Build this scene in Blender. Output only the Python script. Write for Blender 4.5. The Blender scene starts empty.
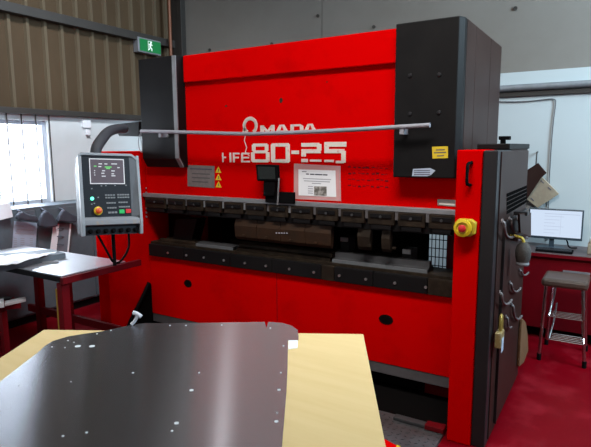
import bpy, bmesh, math, random
from mathutils import Vector, Matrix
random.seed(7)
S = bpy.context.scene
COL = S.collection
PI = math.pi

# ------------------------------------------------------------------ camera
FPX, YAW, PITCH, ROLL, CAMZ = 527.2, -0.54978, -0.14172, -0.00633, 1.65
_F = Vector((math.sin(YAW)*math.cos(PITCH), math.cos(YAW)*math.cos(PITCH), math.sin(PITCH)))
_r = _F.cross(Vector((0, 0, 1))).normalized()
_u = _r.cross(_F)
CR = math.cos(ROLL)*_r + math.sin(ROLL)*_u
CU = -math.sin(ROLL)*_r + math.cos(ROLL)*_u
CAM = Vector((0, 0, CAMZ))
cd = bpy.data.cameras.new('camera')
cam = bpy.data.objects.new('camera', cd)
COL.objects.link(cam)
cam.matrix_world = Matrix(((CR.x, CU.x, -_F.x, CAM.x), (CR.y, CU.y, -_F.y, CAM.y), (CR.z, CU.z, -_F.z, CAM.z), (0, 0, 0, 1)))
cd.sensor_width = 36
cd.lens = FPX/591*36
cd.clip_start = 0.02
S.camera = cam

def _ray(px, py):
    return CR*((px-295.5)/FPX) - CU*((py-223.5)/FPX) + _F
def on(ax, val, px, py):
    """measured point of the photograph on the world plane axis=val"""
    d = _ray(px, py)
    return CAM + d*((val-CAM[ax])/d[ax])
def onX(v, px, py): return on(0, v, px, py)
def onY(v, px, py): return on(1, v, px, py)
def onZ(v, px, py): return on(2, v, px, py)

# ------------------------------------------------------------------ materials
def mat(name, col, rough=0.5, metal=0.0, var=0.0, scale=6.0, col2=None, thr=(0.45, 0.7), bump=0.0, bscale=40.0,
        emit=None, estr=0.0, aniso=0.0, trans=0.0, alpha=1.0, stretch=None, spec=None):
    m = bpy.data.materials.new(name)
    m.use_nodes = True
    nt = m.node_tree
    b = nt.nodes['Principled BSDF']
    b.inputs['Roughness'].default_value = rough
    b.inputs['Metallic'].default_value = metal
    b.inputs['Base Color'].default_value = (*col, 1)
    if spec is not None: b.inputs['Specular IOR Level'].default_value = spec
    if trans: b.inputs['Transmission Weight'].default_value = trans
    if alpha < 1: b.inputs['Alpha'].default_value = alpha
    if emit:
        b.inputs['Emission Color'].default_value = (*emit, 1)
        b.inputs['Emission Strength'].default_value = estr
    if var or bump:
        tc = nt.nodes.new('ShaderNodeTexCoord')
        src = tc.outputs['Object']
        if stretch:
            mp = nt.nodes.new('ShaderNodeMapping')
            mp.inputs['Scale'].default_value = stretch
            nt.links.new(src, mp.inputs['Vector'])
            src = mp.outputs['Vector']
    if var:
        n = nt.nodes.new('ShaderNodeTexNoise')
        n.inputs['Scale'].default_value = scale
        n.inputs['Detail'].default_value = 6
        n.inputs['Roughness'].default_value = 0.62
        nt.links.new(src, n.inputs['Vector'])
        r = nt.nodes.new('ShaderNodeValToRGB')
        r.color_ramp.elements[0].position = thr[0]
        r.color_ramp.elements[1].position = thr[1]
        c2 = col2 or tuple(c*0.5 for c in col)
        r.color_ramp.elements[0].color = (*col, 1)
        r.color_ramp.elements[1].color = tuple(col[i]*(1-var)+c2[i]*var for i in range(3)) + (1,)
        nt.links.new(n.outputs['Fac'], r.inputs['Fac'])
        nt.links.new(r.outputs['Color'], b.inputs['Base Color'])
    if bump:
        n2 = nt.nodes.new('ShaderNodeTexNoise')
        n2.inputs['Scale'].default_value = bscale
        n2.inputs['Detail'].default_value = 4
        nt.links.new(src, n2.inputs['Vector'])
        bp = nt.nodes.new('ShaderNodeBump')
        bp.inputs['Strength'].default_value = bump
        bp.inputs['Distance'].default_value = 0.004
        nt.links.new(n2.outputs['Fac'], bp.inputs['Height'])
        nt.links.new(bp.outputs['Normal'], b.inputs['Normal'])
    if aniso:
        b.inputs['Anisotropic'].default_value = aniso
    return m

M = {}
M['red'] = mat('red_paint', (0.55, 0.0004, 0.0008), 0.6, var=0.55, scale=3.2, col2=(0.27, 0.001, 0.001), thr=(0.54, 0.85), bump=0.08, bscale=25, spec=0.0)
M['darkred'] = mat('dark_red_paint', (0.13, 0.002, 0.005), 0.5, var=0.5, scale=4, col2=(0.06, 0.003, 0.006), spec=0.15)
M['deskred'] = mat('crimson_paint', (0.14, 0.001, 0.005), 0.5, var=0.4, scale=5, col2=(0.08, 0.002, 0.006), spec=0.15)
M['black'] = mat('black_paint', (0.0065, 0.006, 0.0065), 0.5, var=0.6, scale=5, col2=(0.011, 0.010, 0.010), spec=0.1)
M['charcoal'] = mat('charcoal_paint', (0.016, 0.015, 0.017), 0.4, var=0.5, scale=4, col2=(0.024, 0.022, 0.022), spec=0.2)
M['brownblack'] = mat('brown_black_paint', (0.024, 0.011, 0.009), 0.45, var=0.6, scale=4, col2=(0.036, 0.019, 0.016), spec=0.10)
M['tool'] = mat('oily_tool_steel', (0.016, 0.011, 0.0075), 0.55, 0.0, var=0.7, scale=14, col2=(0.042, 0.030, 0.020), spec=0.10)
M['punch'] = mat('brown_punch_steel', (0.034, 0.017, 0.009), 0.55, 0.0, var=0.7, scale=11, col2=(0.016, 0.010, 0.007), spec=0.15)
M['die'] = mat('grey_die_steel', (0.045, 0.045, 0.048), 0.5, 0.0, var=0.6, scale=9, col2=(0.025, 0.025, 0.026), spec=0.2)
M['silver'] = mat('dull_silver', (0.20, 0.205, 0.22), 0.5, 0.2, var=0.5, scale=12, col2=(0.12, 0.12, 0.12))
M['rail'] = mat('grey_rail_paint', (0.24, 0.24, 0.275), 0.5, 0.0, var=0.4, scale=9, col2=(0.17, 0.15, 0.15))
M['bolt'] = mat('bolt_steel', (0.55, 0.55, 0.55), 0.3, 0.9)
M['chrome'] = mat('chrome', (0.5, 0.5, 0.51), 0.2, 1.0)
M['basegrey'] = mat('base_grey_paint', (0.085, 0.078, 0.082), 0.6, var=0.5, scale=8)
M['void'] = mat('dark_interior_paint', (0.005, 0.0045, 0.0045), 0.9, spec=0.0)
M['letter'] = mat('worn_white_vinyl', (0.62, 0.56, 0.50), 0.6, var=0.75, scale=45, col2=(0.55, 0.12, 0.10), thr=(0.58, 0.74))
M['white'] = mat('white_paper', (0.78, 0.80, 0.84), 0.7)
M['paper'] = mat('grey_white_paper', (0.36, 0.43, 0.54), 0.7, var=0.3, scale=14)
M['leftwhite'] = mat('bright_wall_paint', (0.60, 0.63, 0.65), 0.75, var=0.3, scale=2, col2=(0.44, 0.45, 0.45), bump=0.1, bscale=12)
M['ink'] = mat('dark_ink', (0.06, 0.06, 0.09), 0.7)
M['inkgrey'] = mat('grey_ink', (0.32, 0.33, 0.38), 0.7)
M['sleeve'] = mat('clear_sleeve', (0.80, 0.48, 0.48), 0.25, alpha=0.5)
M['yellow'] = mat('yellow_label', (0.62, 0.44, 0.01), 0.5)
M['estopyellow'] = mat('yellow_plastic', (0.42, 0.30, 0.01), 0.5, var=0.5, scale=25, col2=(0.2, 0.14, 0.02))
M['redbutton'] = mat('red_button', (0.55, 0.02, 0.025), 0.35)
M['plate'] = mat('grey_name_plate', (0.22, 0.19, 0.18), 0.45, 0.4, var=0.5, scale=30)
M['panelgrey'] = mat('pendant_grey_paint', (0.105, 0.115, 0.13), 0.55, var=0.3, scale=8, spec=0.2)
M['pendantblack'] = mat('pendant_face', (0.014, 0.016, 0.021), 0.45, spec=0.2)
M['key'] = mat('grey_keys', (0.17, 0.18, 0.19), 0.5)
M['greenkey'] = mat('green_key', (0.02, 0.42, 0.10), 0.4)
M['led'] = mat('green_led', (0.1, 0.9, 0.6), 0.3, emit=(0.15, 1.0, 0.65), estr=1.6)
M['screen'] = mat('dim_display', (0.05, 0.04, 0.05), 0.25, emit=(0.10, 0.085, 0.10), estr=0.6)
M['screenwhite'] = mat('display_text', (0.4, 0.4, 0.42), 0.4, emit=(0.6, 0.6, 0.64), estr=0.45)
M['screengreen'] = mat('display_green', (0.1, 0.4, 0.1), 0.4, emit=(0.12, 0.5, 0.10), estr=0.45)
M['rubber'] = mat('black_rubber', (0.0045, 0.0045, 0.005), 0.7, spec=0.02)
M['hose'] = mat('dark_grey_hose', (0.040, 0.040, 0.046), 0.55, spec=0.2)
M['bag'] = mat('dark_cloth', (0.05, 0.055, 0.075), 0.9, var=0.5, scale=9)
M['locker'] = mat('slate_panel', (0.105, 0.125, 0.145), 0.5, var=0.4, scale=4, spec=0.2)
M['concrete'] = mat('grey_concrete', (0.205, 0.184, 0.165), 0.9, var=0.5, scale=1.6, col2=(0.155, 0.134, 0.115), thr=(0.35, 0.75), bump=0.2, bscale=18, spec=0.05)
M['whitewall'] = mat('white_wall_paint', (0.44, 0.47, 0.48), 0.75, var=0.3, scale=1.3, col2=(0.40, 0.43, 0.43), bump=0.1, bscale=12, spec=0.1)
M['sheeting'] = mat('brown_grey_sheeting', (0.068, 0.043, 0.024), 0.65, var=0.5, scale=2.5, col2=(0.040, 0.024, 0.013), thr=(0.4, 0.75), stretch=(1, 1, 0.35), spec=0.12)
M['steelframe'] = mat('dark_steel_section', (0.028, 0.022, 0.019), 0.6, var=0.4)
M['copper'] = mat('copper_pipe', (0.16, 0.055, 0.026), 0.5, 0.3)
M['floor'] = mat('red_floor_paint', (0.135, 0.0005, 0.004), 0.38, var=0.85, scale=3.5, col2=(0.22, 0.010, 0.018), thr=(0.50, 0.72), bump=0.2, bscale=9, spec=0.08)
M['mdf'] = mat('tan_board', (0.71, 0.54, 0.275), 0.85, var=0.5, scale=5, col2=(0.60, 0.43, 0.185), thr=(0.4, 0.8), stretch=(0.4, 4, 1), spec=0.1)
M['ceil'] = mat('ceiling_sheet', (0.30, 0.29, 0.27), 0.7)
M['vinyl'] = mat('brown_vinyl', (0.070, 0.046, 0.036), 0.35, var=0.5, scale=10)
M['board'] = mat('brown_fibre_board', (0.26, 0.20, 0.14), 0.7, var=0.6, scale=10, col2=(0.36, 0.31, 0.22))
M['brass'] = mat('brass', (0.32, 0.24, 0.06), 0.35, 0.5)
M['tan'] = mat('tan_paper', (0.13, 0.062, 0.022), 0.75, var=0.5, scale=12)
M['monitor'] = mat('monitor_bezel', (0.03, 0.045, 0.06), 0.35)
M['monscreen'] = mat('lit_screen', (0.02, 0.02, 0.02), 0.5, emit=(0.62, 0.73, 0.90), estr=1.0, spec=0.1)
M['monline'] = mat('screen_lines', (0.02, 0.02, 0.02), 0.5, emit=(0.48, 0.56, 0.72), estr=1.0, spec=0.1)
M['green'] = mat('exit_green', (0.008, 0.15, 0.04), 0.4, emit=(0.004, 0.18, 0.045), estr=0.25)
M['exitwhite'] = mat('exit_white', (0.75, 0.8, 0.76), 0.4, emit=(0.7, 0.8, 0.74), estr=0.35)
M['tread'] = mat('tread_steel', (0.10, 0.10, 0.105), 0.5, 0.5, var=0.6, scale=9, col2=(0.05, 0.045, 0.045))
M['hookpink'] = mat('dull_steel_hook', (0.13, 0.11, 0.11), 0.5, 0.4)
M['sheetpart'] = mat('bright_zinc', (0.66, 0.69, 0.72), 0.5, 0.0)
M['tabletop'] = mat('galvanised_top', (0.75, 0.76, 0.80), 0.44, 1.0, var=0.3, scale=5, col2=(0.6, 0.6, 0.64))
M['winframe'] = mat('window_frame', (0.45, 0.50, 0.58), 0.5)

def glass_mat():
    m = bpy.data.materials.new('window_glass')
    m.use_nodes = True
    nt = m.node_tree
    b = nt.nodes['Principled BSDF']
    b.inputs['Base Color'].default_value = (0.95, 0.97, 1, 1)
    b.inputs['Roughness'].default_value = 0.02
    b.inputs['Alpha'].default_value = 0.12
    return m
M['glass'] = glass_mat()

def brushed_mat():
    m = bpy.data.materials.new('brushed_sheet_metal')
    m.use_nodes = True
    nt = m.node_tree
    b = nt.nodes['Principled BSDF']
    b.inputs['Metallic'].default_value = 1.0
    b.inputs['Base Color'].default_value = (0.39, 0.395, 0.43, 1)
    b.inputs['Roughness'].default_value = 0.25
    b.inputs['Anisotropic'].default_value = 1.0
    tc = nt.nodes.new('ShaderNodeTexCoord')
    mp = nt.nodes.new('ShaderNodeMapping')
    mp.inputs['Rotation'].default_value = (0, 0, math.radians(-28.2))
    mp.inputs['Scale'].default_value = (3, 260, 1)
    nt.links.new(tc.outputs['Object'], mp.inputs['Vector'])
    n = nt.nodes.new('ShaderNodeTexNoise')
    n.inputs['Scale'].default_value = 1.0
    n.inputs['Detail'].default_value = 3
    nt.links.new(mp.outputs['Vector'], n.inputs['Vector'])
    bp = nt.nodes.new('ShaderNodeBump')
    bp.inputs['Strength'].default_value = 0.03
    bp.inputs['Distance'].default_value = 0.002
    nt.links.new(n.outputs['Fac'], bp.inputs['Height'])
    nt.links.new(bp.outputs['Normal'], b.inputs['Normal'])
    cv = nt.nodes.new('ShaderNodeCombineXYZ')
    a = math.radians(28.2)
    cv.inputs[0].default_value = -math.sin(a)
    cv.inputs[1].default_value = math.cos(a)
    nt.links.new(cv.outputs[0], b.inputs['Tangent'])
    return m
M['brushed'] = brushed_mat()

# ------------------------------------------------------------------ mesh helpers
class MB:
    def __init__(s): s.b = bmesh.new()
    def box(s, x0, x1, y0, y1, z0, z1):
        if x0 > x1: x0, x1 = x1, x0
        if y0 > y1: y0, y1 = y1, y0
        if z0 > z1: z0, z1 = z1, z0
        v = [s.b.verts.new(p) for p in ((x0,y0,z0),(x1,y0,z0),(x1,y1,z0),(x0,y1,z0),(x0,y0,z1),(x1,y0,z1),(x1,y1,z1),(x0,y1,z1))]
        for f in ((0,3,2,1),(4,5,6,7),(0,1,5,4),(1,2,6,5),(2,3,7,6),(3,0,4,7)):
            s.b.faces.new([v[i] for i in f])
        return s
    def prism(s, pts, off):
        """polygon of 3D points extruded by vector off"""
        off = Vector(off)
        a = [s.b.verts.new(Vector(p)) for p in pts]
        c = [s.b.verts.new(Vector(p)+off) for p in pts]
        n = len(pts)
        s.b.faces.new(list(reversed(a))); s.b.faces.new(c)
        for i in range(n):
            s.b.faces.new((a[i], a[(i+1) % n], c[(i+1) % n], c[i]))
        return s
    def cyl(s, p0, p1, r0, r1=None, n=14):
        p0, p1 = Vector(p0), Vector(p1)
        r1 = r0 if r1 is None else r1
        d = (p1-p0).normalized()
        a = d.orthogonal().normalized(); c = d.cross(a)
        A, B = [], []
        for i in range(n):
            t = 2*PI*i/n
            e = a*math.cos(t)+c*math.sin(t)
            A.append(s.b.verts.new(p0+e*r0)); B.append(s.b.verts.new(p1+e*r1))
        s.b.faces.new(list(reversed(A))); s.b.faces.new(B)
        for i in range(n):
            s.b.faces.new((A[i], A[(i+1) % n], B[(i+1) % n], B[i]))
        return s
    def tube(s, pts, r, n=10, smooth=0):
        pts = [Vector(p) for p in pts]
        for _ in range(smooth):
            q = [pts[0]]
            for i in range(len(pts)-1):
                q += [pts[i]*0.75+pts[i+1]*0.25, pts[i]*0.25+pts[i+1]*0.75]
            pts = q+[pts[-1]]
        prev = None; a = None
        m = len(pts)
        for i, p in enumerate(pts):
            d = (pts[min(i+1, m-1)]-pts[max(i-1, 0)]).normalized()
            if a is None: a = d.orthogonal().normalized()
            else: a = (a-d*a.dot(d)).normalized()
            c = d.cross(a)
            ring = [s.b.verts.new(p+(a*math.cos(2*PI*k/n)+c*math.sin(2*PI*k/n))*r) for k in range(n)]
            if prev:
                for k in range(n):
                    s.b.faces.new((prev[k], prev[(k+1) % n], ring[(k+1) % n], ring[k]))
            else: s.b.faces.new(list(reversed(ring)))
            prev = ring
        s.b.faces.new(prev)
        return s
    def lathe(s, cen, axis, prof, n=18):
        """prof: list of (radius, distance along axis)"""
        cen = Vector(cen); d = Vector(axis).normalized()
        a = d.orthogonal().normalized(); c = d.cross(a)
        prev = None
        for (r, h) in prof:
            ring = [s.b.verts.new(cen+d*h+(a*math.cos(2*PI*k/n)+c*math.sin(2*PI*k/n))*max(r, 1e-4)) for k in range(n)]
            if prev:
                for k in range(n):
                    s.b.faces.new((prev[k], prev[(k+1) % n], ring[(k+1) % n], ring[k]))
            else: s.b.faces.new(list(reversed(ring)))
            prev = ring
        s.b.faces.new(prev)
        return s

def obj(name, mb, m, parent=None, bev=0.0, smooth=False, label=None):
    b = mb.b
    bmesh.ops.recalc_face_normals(b, faces=b.faces)
    me = bpy.data.meshes.new(name)
    b.to_mesh(me); b.free()
    me.materials.append(M[m] if isinstance(m, str) else m)
    if smooth:
        for p in me.polygons: p.use_smooth = True
        try: me.set_sharp_from_angle(angle=math.radians(40))
        except Exception: pass
    o = bpy.data.objects.new(name, me)
    COL.objects.link(o)
    if parent is not None:
        o.parent = parent
        # geometry of children is given in world coordinates unless the parent is a local frame
        q_ = parent
        while q_ is not None and not q_.get('_local'): q_ = q_.parent
        if q_ is None:
            root = parent
            base = Vector((0, 0, 0))
            while root is not None:
                base += root.location; root = root.parent
            me.transform(Matrix.Translation(-base))
    if bev:
        md = o.modifiers.new('bevel', 'BEVEL'); md.width = bev; md.segments = 2
        md.limit_method = 'ANGLE'; md.angle_limit = math.radians(35)
    if label: o['label'] = label
    return o

def tag(o, label, cat, group=None):
    o['label'] = label; o['category'] = cat
    if group: o['group'] = group
    return o
def thing(name, label, cat, loc=(0, 0, 0), group=None):
    o = bpy.data.objects.new(name, None)
    o.empty_display_size = 0.1
    COL.objects.link(o); o.location = loc
    return tag(o, label, cat, group)
def structure(o):
    o['kind'] = 'structure'; return o
def single(name, mb, m, label, cat, group=None, **k):
    return tag(obj(name, mb, m, **k), label, cat, group)

# ------------------------------------------------------------------ the room
XL, YB = -5.05, 5.35
XR, YF, ZC = 2.8, -3.0, 4.7
ZG = 2.045                                    # underside of the sheeting
structure(obj('floor', MB().box(XL-0.2, XR, YF, YB+0.2, -0.1, 0), 'floor'))
structure(obj('ceiling', MB().box(XL-0.2, XR, YF, YB+0.2, ZC, ZC+0.1), 'ceil'))
structure(obj('wall_right', MB().box(XR, XR+0.15, YF, YB+0.2, 0, ZC), 'whitewall'))
structure(obj('wall_front', MB().box(XL-0.2, XR, YF-0.15, YF, 0, ZC), 'whitewall'))
# back wall: concrete panels above, white painted lower part
ZL = 2.33
xj = onY(YB, 322, 20).x
wb = MB().box(XL-0.2, xj-0.004, YB, YB+0.2, 0, ZC).box(xj+0.004, XR, YB, YB+0.2, 0, ZC).box(xj-0.01, xj+0.01, YB+0.012, YB+0.2, 0, ZC)
wall_back = structure(obj('wall_back', wb, 'concrete'))
obj('painted_band', MB().box(-2.2, XR, YB-0.02, YB, 0, ZL), 'whitewall', wall_back)
for (px, py) in ((374, 27), (515.5, 8.5), (210, 50), (318, 16), (272, 44)):
    p = onY(YB, px, py)
    obj('panel_fixing', MB().cyl((p.x, YB+0.001, p.z), (p.x, YB-0.012, p.z), 0.018), 'steelframe', wall_back)
# left wall: white lower wall with window, ribbed sheeting above
wy0, wy1, wz0, wz1 = 1.9, onX(XL, 50, 160).y, onX(XL, 45, 204).z, onX(XL, 45, 121).z
lw = MB()
lw.box(XL-0.12, XL, YF, wy0, 0, ZG).box(XL-0.12, XL, wy1, YB, 0, ZG)
lw.box(XL-0.12, XL, wy0, wy1, 0, wz0).box(XL-0.12, XL, wy0, wy1, wz1, ZG)
prof = []
y = YF
per, rw, sl, rh = 0.19, 0.030, 0.012, 0.028
while y < YB:
    prof += [(XL-0.04, y), (XL-0.04, y+per-rw-2*sl), (XL-0.04+rh, y+per-rw-sl), (XL-0.04+rh, y+per-sl)]
    y += per
sh = MB()
lo = [sh.b.verts.new((x_, min(y_, YB), ZG)) for x_, y_ in prof]
hi = [sh.b.verts.new((x_, min(y_, YB), ZC)) for x_, y_ in prof]
for i in range(len(prof)-1):
    sh.b.faces.new((lo[i], lo[i+1], hi[i+1], hi[i]))
wall_left = structure(obj('wall_left', sh, 'sheeting'))
wall_left.data.materials.append(mat('pale_rib_paint', (0.105, 0.078, 0.05), 0.6, var=0.5, scale=2.5, col2=(0.065, 0.044, 0.028), thr=(0.4, 0.75), stretch=(1, 1, 0.35), spec=0.12))  # paler brown for the rib crests and near flanks
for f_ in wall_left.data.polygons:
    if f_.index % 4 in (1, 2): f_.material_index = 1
obj('painted_lower_wall', lw, 'leftwhite', wall_left)
zg1 = onX(XL, 60, 20).z
structure(obj('trim_1', MB().box(XL-0.01, XL+0.07, YF, YB-0.02, zg1-0.045, zg1+0.045), 'steelframe', bev=0.004))
structure(obj('trim_2', MB().box(XL-0.04, XL+0.06, YF, YB-0.02, ZG-0.045, ZG+0.012), 'steelframe', bev=0.004))
# steel column in the corner
structure(obj('trim_3', MB().box(XL+0.0, XL+0.12, YB-0.16, YB-0.001, 0, ZC).box(XL+0.11, XL+0.19, YB-0.16, YB-0.14, 0, ZC), 'steelframe', bev=0.003))
# window
win = structure(obj('window_1', MB().box(XL-0.09, XL-0.04, wy0, wy1, wz0, wz0+0.05).box(XL-0.09, XL-0.04, wy0, wy1, wz1-0.04, wz1)
    .box(XL-0.09, XL-0.04, wy1-0.04, wy1, wz0+0.05, wz1-0.04).box(XL-0.09, XL-0.04, wy0, wy0+0.04, wz0+0.05, wz1-0.04)
    , 'winframe'))
obj('pane', MB().box(XL-0.072, XL-0.066, wy0+0.04, wy1-0.04, wz0+0.05, wz1-0.04), 'glass', win)
obj('window_sill', MB().box(XL-0.04, XL+0.05, wy0-0.05, wy1+0.07, wz0-0.045, wz0), 'leftwhite', win, bev=0.004)
for px in (-14, 0, 12.5, 27, 41, 54):
    yy = onX(XL+0.02, px, 190).y
    obj('security_bar', MB().cyl((XL+0.02, yy, wz0), (XL+0.02, yy, wz1+0.06), 0.0065), 'steelframe', win)

# exit sign on the left wall
ex0, ex1 = onX(XL+0.09, 138.5, 36), onX(XL+0.09, 161, 53)
et, eb = onX(XL+0.09, 139, 36.5).z, onX(XL+0.09, 139, 51.5).z
ye0, ye1 = onX(XL+0.09, 138.5, 45).y, onX(XL+0.09, 161.3, 48).y
ex = thing('exit_sign', 'small green running-man exit sign in a silver frame above the dark left cover', 'exit sign', (XL+0.06, (ye0+ye1)/2, eb))
obj('housing', MB().box(XL+0.0, XL+0.085, ye0, ye1, eb, et), 'silver', ex, bev=0.006)
fx = XL+0.085
obj('green_face', MB().box(fx, fx+0.006, ye0+0.025, ye1-0.012, eb+0.018, et-0.018), 'green', ex)
rm = MB()
yc, zc_, sc = (ye0+ye1)/2+0.005, (et+eb)/2, (et-eb)/0.20
def seg(a, b, w):
    a = Vector((0, a[0]*sc, a[1]*sc)); b = Vector((0, b[0]*sc, b[1]*sc))
    d = (b-a).normalized(); n = Vector((0, -d.z, d.y))*w*sc/2
    base = Vector((fx+0.006, yc, zc_))
    rm.prism([base+a+n, base+b+n, base+b-n, base+a-n], (0.003, 0, 0))
rm.cyl((fx+0.006, yc+0.012*sc, zc_+0.055*sc), (fx+0.009, yc+0.012*sc, zc_+0.055*sc), 0.015*sc)
seg((0.005, 0.04), (-0.01, -0.01), 0.03); seg((0.0, 0.032), (0.035, 0.015), 0.012); seg((0.0, 0.032), (-0.032, 0.02), 0.012)
seg((-0.01, -0.01), (0.022, -0.03), 0.014); seg((0.022, -0.03), (0.02, -0.062), 0.013); seg((-0.01, -0.01), (-0.02, -0.04), 0.014); seg((-0.02, -0.04), (-0.045, -0.05), 0.012)
rm.box(fx+0.006, fx+0.009, yc-0.045*sc, yc-0.04*sc, zc_-0.065*sc, zc_+0.065*sc).box(fx+0.006, fx+0.009, yc-0.045*sc, yc+0.0*sc, zc_+0.062*sc, zc_+0.067*sc)
obj('running_figure', rm, 'exitwhite', ex)

# copper pipe by the corner
cp = onY(YB-0.3, 170, 30)
single('copper_pipe', MB().tube([(cp.x, cp.y, ZC), (cp.x, cp.y, 3.0), (cp.x-0.004, cp.y, 2.6), (cp.x, cp.y, 0.0)], 0.021, 12), 'copper',
       'slim copper pipe running down beside the dark corner column', 'pipe', smooth=True)
# socket on the left wall
so = onX(XL, 85.5, 124)
sw = thing('wall_socket', 'small white switch box on the white wall below the ribbed sheeting', 'socket', (XL, so.y, so.z-0.05))
obj('cover_plate', MB().box(XL, XL+0.03, so.y-0.05, so.y+0.05, so.z-0.04, so.z+0.04), 'white', sw, bev=0.004)
obj('plug', MB().box(XL, XL+0.04, so.y-0.015, so.y+0.03, so.z-0.12, so.z-0.06), 'white', sw, bev=0.004)
# conduit pipe on the back wall
pa, pb = onY(YB-0.05, 495, 89.5), onY(YB-0.05, 591, 83)
cz = (pa.z+pb.z)/2
cnd = thing('conduit_pipe', 'grey steel pipe running level along the white back wall', 'pipe', (0.2, YB-0.06, cz))
obj('pipe', MB().cyl((-1.6, YB-0.055, cz), (XR-0.02, YB-0.055, cz), 0.03), 'silver', cnd, smooth=True)
for xx in (-1.3, -0.1, 1.2, 2.4):
    obj('bracket', MB().box(xx-0.02, xx+0.02, YB-0.05, YB-0.021, cz-0.045, cz+0.045), 'steelframe', cnd)
structure(obj('trim_4', MB().box(-2.2, XR, YB-0.045, YB-0.0205, cz-0.075, cz-0.035), 'steelframe'))
wy = YB-0.03
single('wall_cable', MB().tube([onY(wy, 496, 101.5), onY(wy, 515, 102), onY(wy, 532, 101), onY(wy, 545, 99.5), onY(wy, 556, 98.5), onY(wy, 555.5, 106),
       onY(wy, 553, 124), onY(wy, 551, 150), onY(wy, 549, 185), onY(wy, 548, 215), onY(wy, 548, 240)], 0.0045, 8, 2), 'basegrey',
       'thin grey cable clipped along and down the white back wall', 'cable', smooth=True)

# ------------------------------------------------------------------ the press brake
FY, RY, BY, CY = 3.10, 3.20, 3.20, 2.83
pb_ = thing('press_brake', 'big red press brake with black covers and white lettering', 'machine', (-2.1, 3.7, 0))
P = pb_
bxl, bxr = onY(BY, 150.5, 270).x, -0.742
zbt = onY(BY, 453.8, 296.3).z
zbb = onY(BY, 449, 377.8).z
zgb = onY(BY, 449, 389).z
obj('bed', MB().box(bxl, bxr, BY, BY+0.10, zbb, zbt), 'red', P, bev=0.004)
sm = onY(BY, 277, 300).x
obj('bed_seam', MB().box(sm-0.002, sm+0.002, BY-0.001, BY+0.01, zbb+0.05, zbt), 'darkred', P)
for (px, py, w, h) in ((188, 283.5, 0.042, 0.032), (386, 319.5, 0.05, 0.034)):
    p = onY(BY, px, py)
    hm = MB()
    pts = [(p.x+w*math.cos(2*PI*k/20), BY-0.003, p.z+h*math.sin(2*PI*k/20)) for k in range(20)]
    hm.prism(pts, (0, 0.006, 0))
    obj('lifting_hole', hm, 'void', P, label='dark oval lifting hole')
obj('base_strip', MB().box(bxl, bxr, BY+0.005, BY+0.10, zgb, zbb), 'basegrey', P, bev=0.003)
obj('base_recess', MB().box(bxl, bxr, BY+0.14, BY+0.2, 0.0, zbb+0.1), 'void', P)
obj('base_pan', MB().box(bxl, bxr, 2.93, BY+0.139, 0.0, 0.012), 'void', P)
# ram
rxl, rxr = bxl, -0.80
zrt = onY(RY, 182, 55.9).z
zst = onY(RY-0.05, 454.6, 210.3).z
zsb = onY(RY-0.05, 440, 214.5).z
obj('ram', MB().box(rxl, rxr, RY, RY+0.08, zsb, zrt-0.03), 'red', P, bev=0.003)
zband = onY(RY-0.02, 182.6, 83).z
xcl = onY(FY, 177, 100).x
xcr0 = onY(FY, 396.6, 60).x
obj('ram_top_band', MB().box(xcl+0.01, xcr0-0.01, RY-0.03, RY, zband, onY(RY-0.03, 182, 55.9).z), 'red', P, bev=0.006)
st = MB().box(rxl, rxr, RY-0.05, RY, zsb, zst)
obj('ram_rail', st, 'silver', P, bev=0.003)
# C frames behind (ends and throat)
zt2 = onY(FY, 460, 15).z
for (x0, x1) in ((bxl-0.02, bxl+0.20), (-1.02, -0.80)):
    obj('side_frame', MB().prism([(x0, BY+0.12, 0.0), (x0, 3.95, 0.0), (x0, 3.95, 2.2), (x0, RY+0.09, 2.2), (x0, RY+0.09, 1.42), (x0, 3.75, 1.30), (x0, 3.75, 0.78), (x0, BY+0.12, 0.66)], (x1-x0, 0, 0)), 'darkred', P)
obj('throat_side', MB().box(bxl-0.035, bxl-0.021, RY+0.1, 4.0, 0.5, 1.5), 'darkred', P)
x0g, x1g = onY(4.0, 428, 260).x, onY(4.0, 447, 260).x
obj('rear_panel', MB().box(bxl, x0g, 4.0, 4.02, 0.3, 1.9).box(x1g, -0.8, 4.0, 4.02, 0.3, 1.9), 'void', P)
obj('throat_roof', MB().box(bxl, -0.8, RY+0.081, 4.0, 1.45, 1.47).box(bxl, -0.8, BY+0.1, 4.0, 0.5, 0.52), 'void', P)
mg = MB()
zm0, zm1 = 0.40, 1.15
for k in range(6):
    xx = x0g+(x1g-x0g)*k/5
    mg.cyl((xx, 3.99, zm0), (xx, 3.99, zm1), 0.004, n=6)
for k in range(12):
    zz = zm0+(zm1-zm0)*k/11
    mg.cyl((x0g, 3.985, zz), (x1g, 3.985, zz), 0.004, n=6)
obj('mesh_guard', mg, 'rubber', P)
# back gauge
bgz = onY(3.7, 360, 240).z
obj('back_gauge', MB().box(-2.9, -1.3, 3.62, 3.72, bgz-0.16, bgz-0.09), 'tool', P, bev=0.004)
for (px, py) in ((347, 238), (409, 250)):
    p = onY(3.6, px, py)
    g = obj('gauge_finger', MB().box(p.x-0.035, p.x+0.035, 3.56, 3.68, p.z-0.10, p.z+0.012), 'die', P, bev=0.003)
    obj('finger_tip', MB().box(p.x-0.03, p.x+0.03, 3.545, 3.56, p.z-0.02, p.z+0.012), 'sheetpart', g)
# left end pedestal piece seen in the throat
p = onY(3.3, 170, 232)
obj('throat_guard', MB().prism([onY(3.3, 176, 219), onY(3.3, 197, 219), onY(3.3, 190, 246), onY(3.3, 172, 246)], (0, 0.12, 0)), 'black', P)

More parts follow.
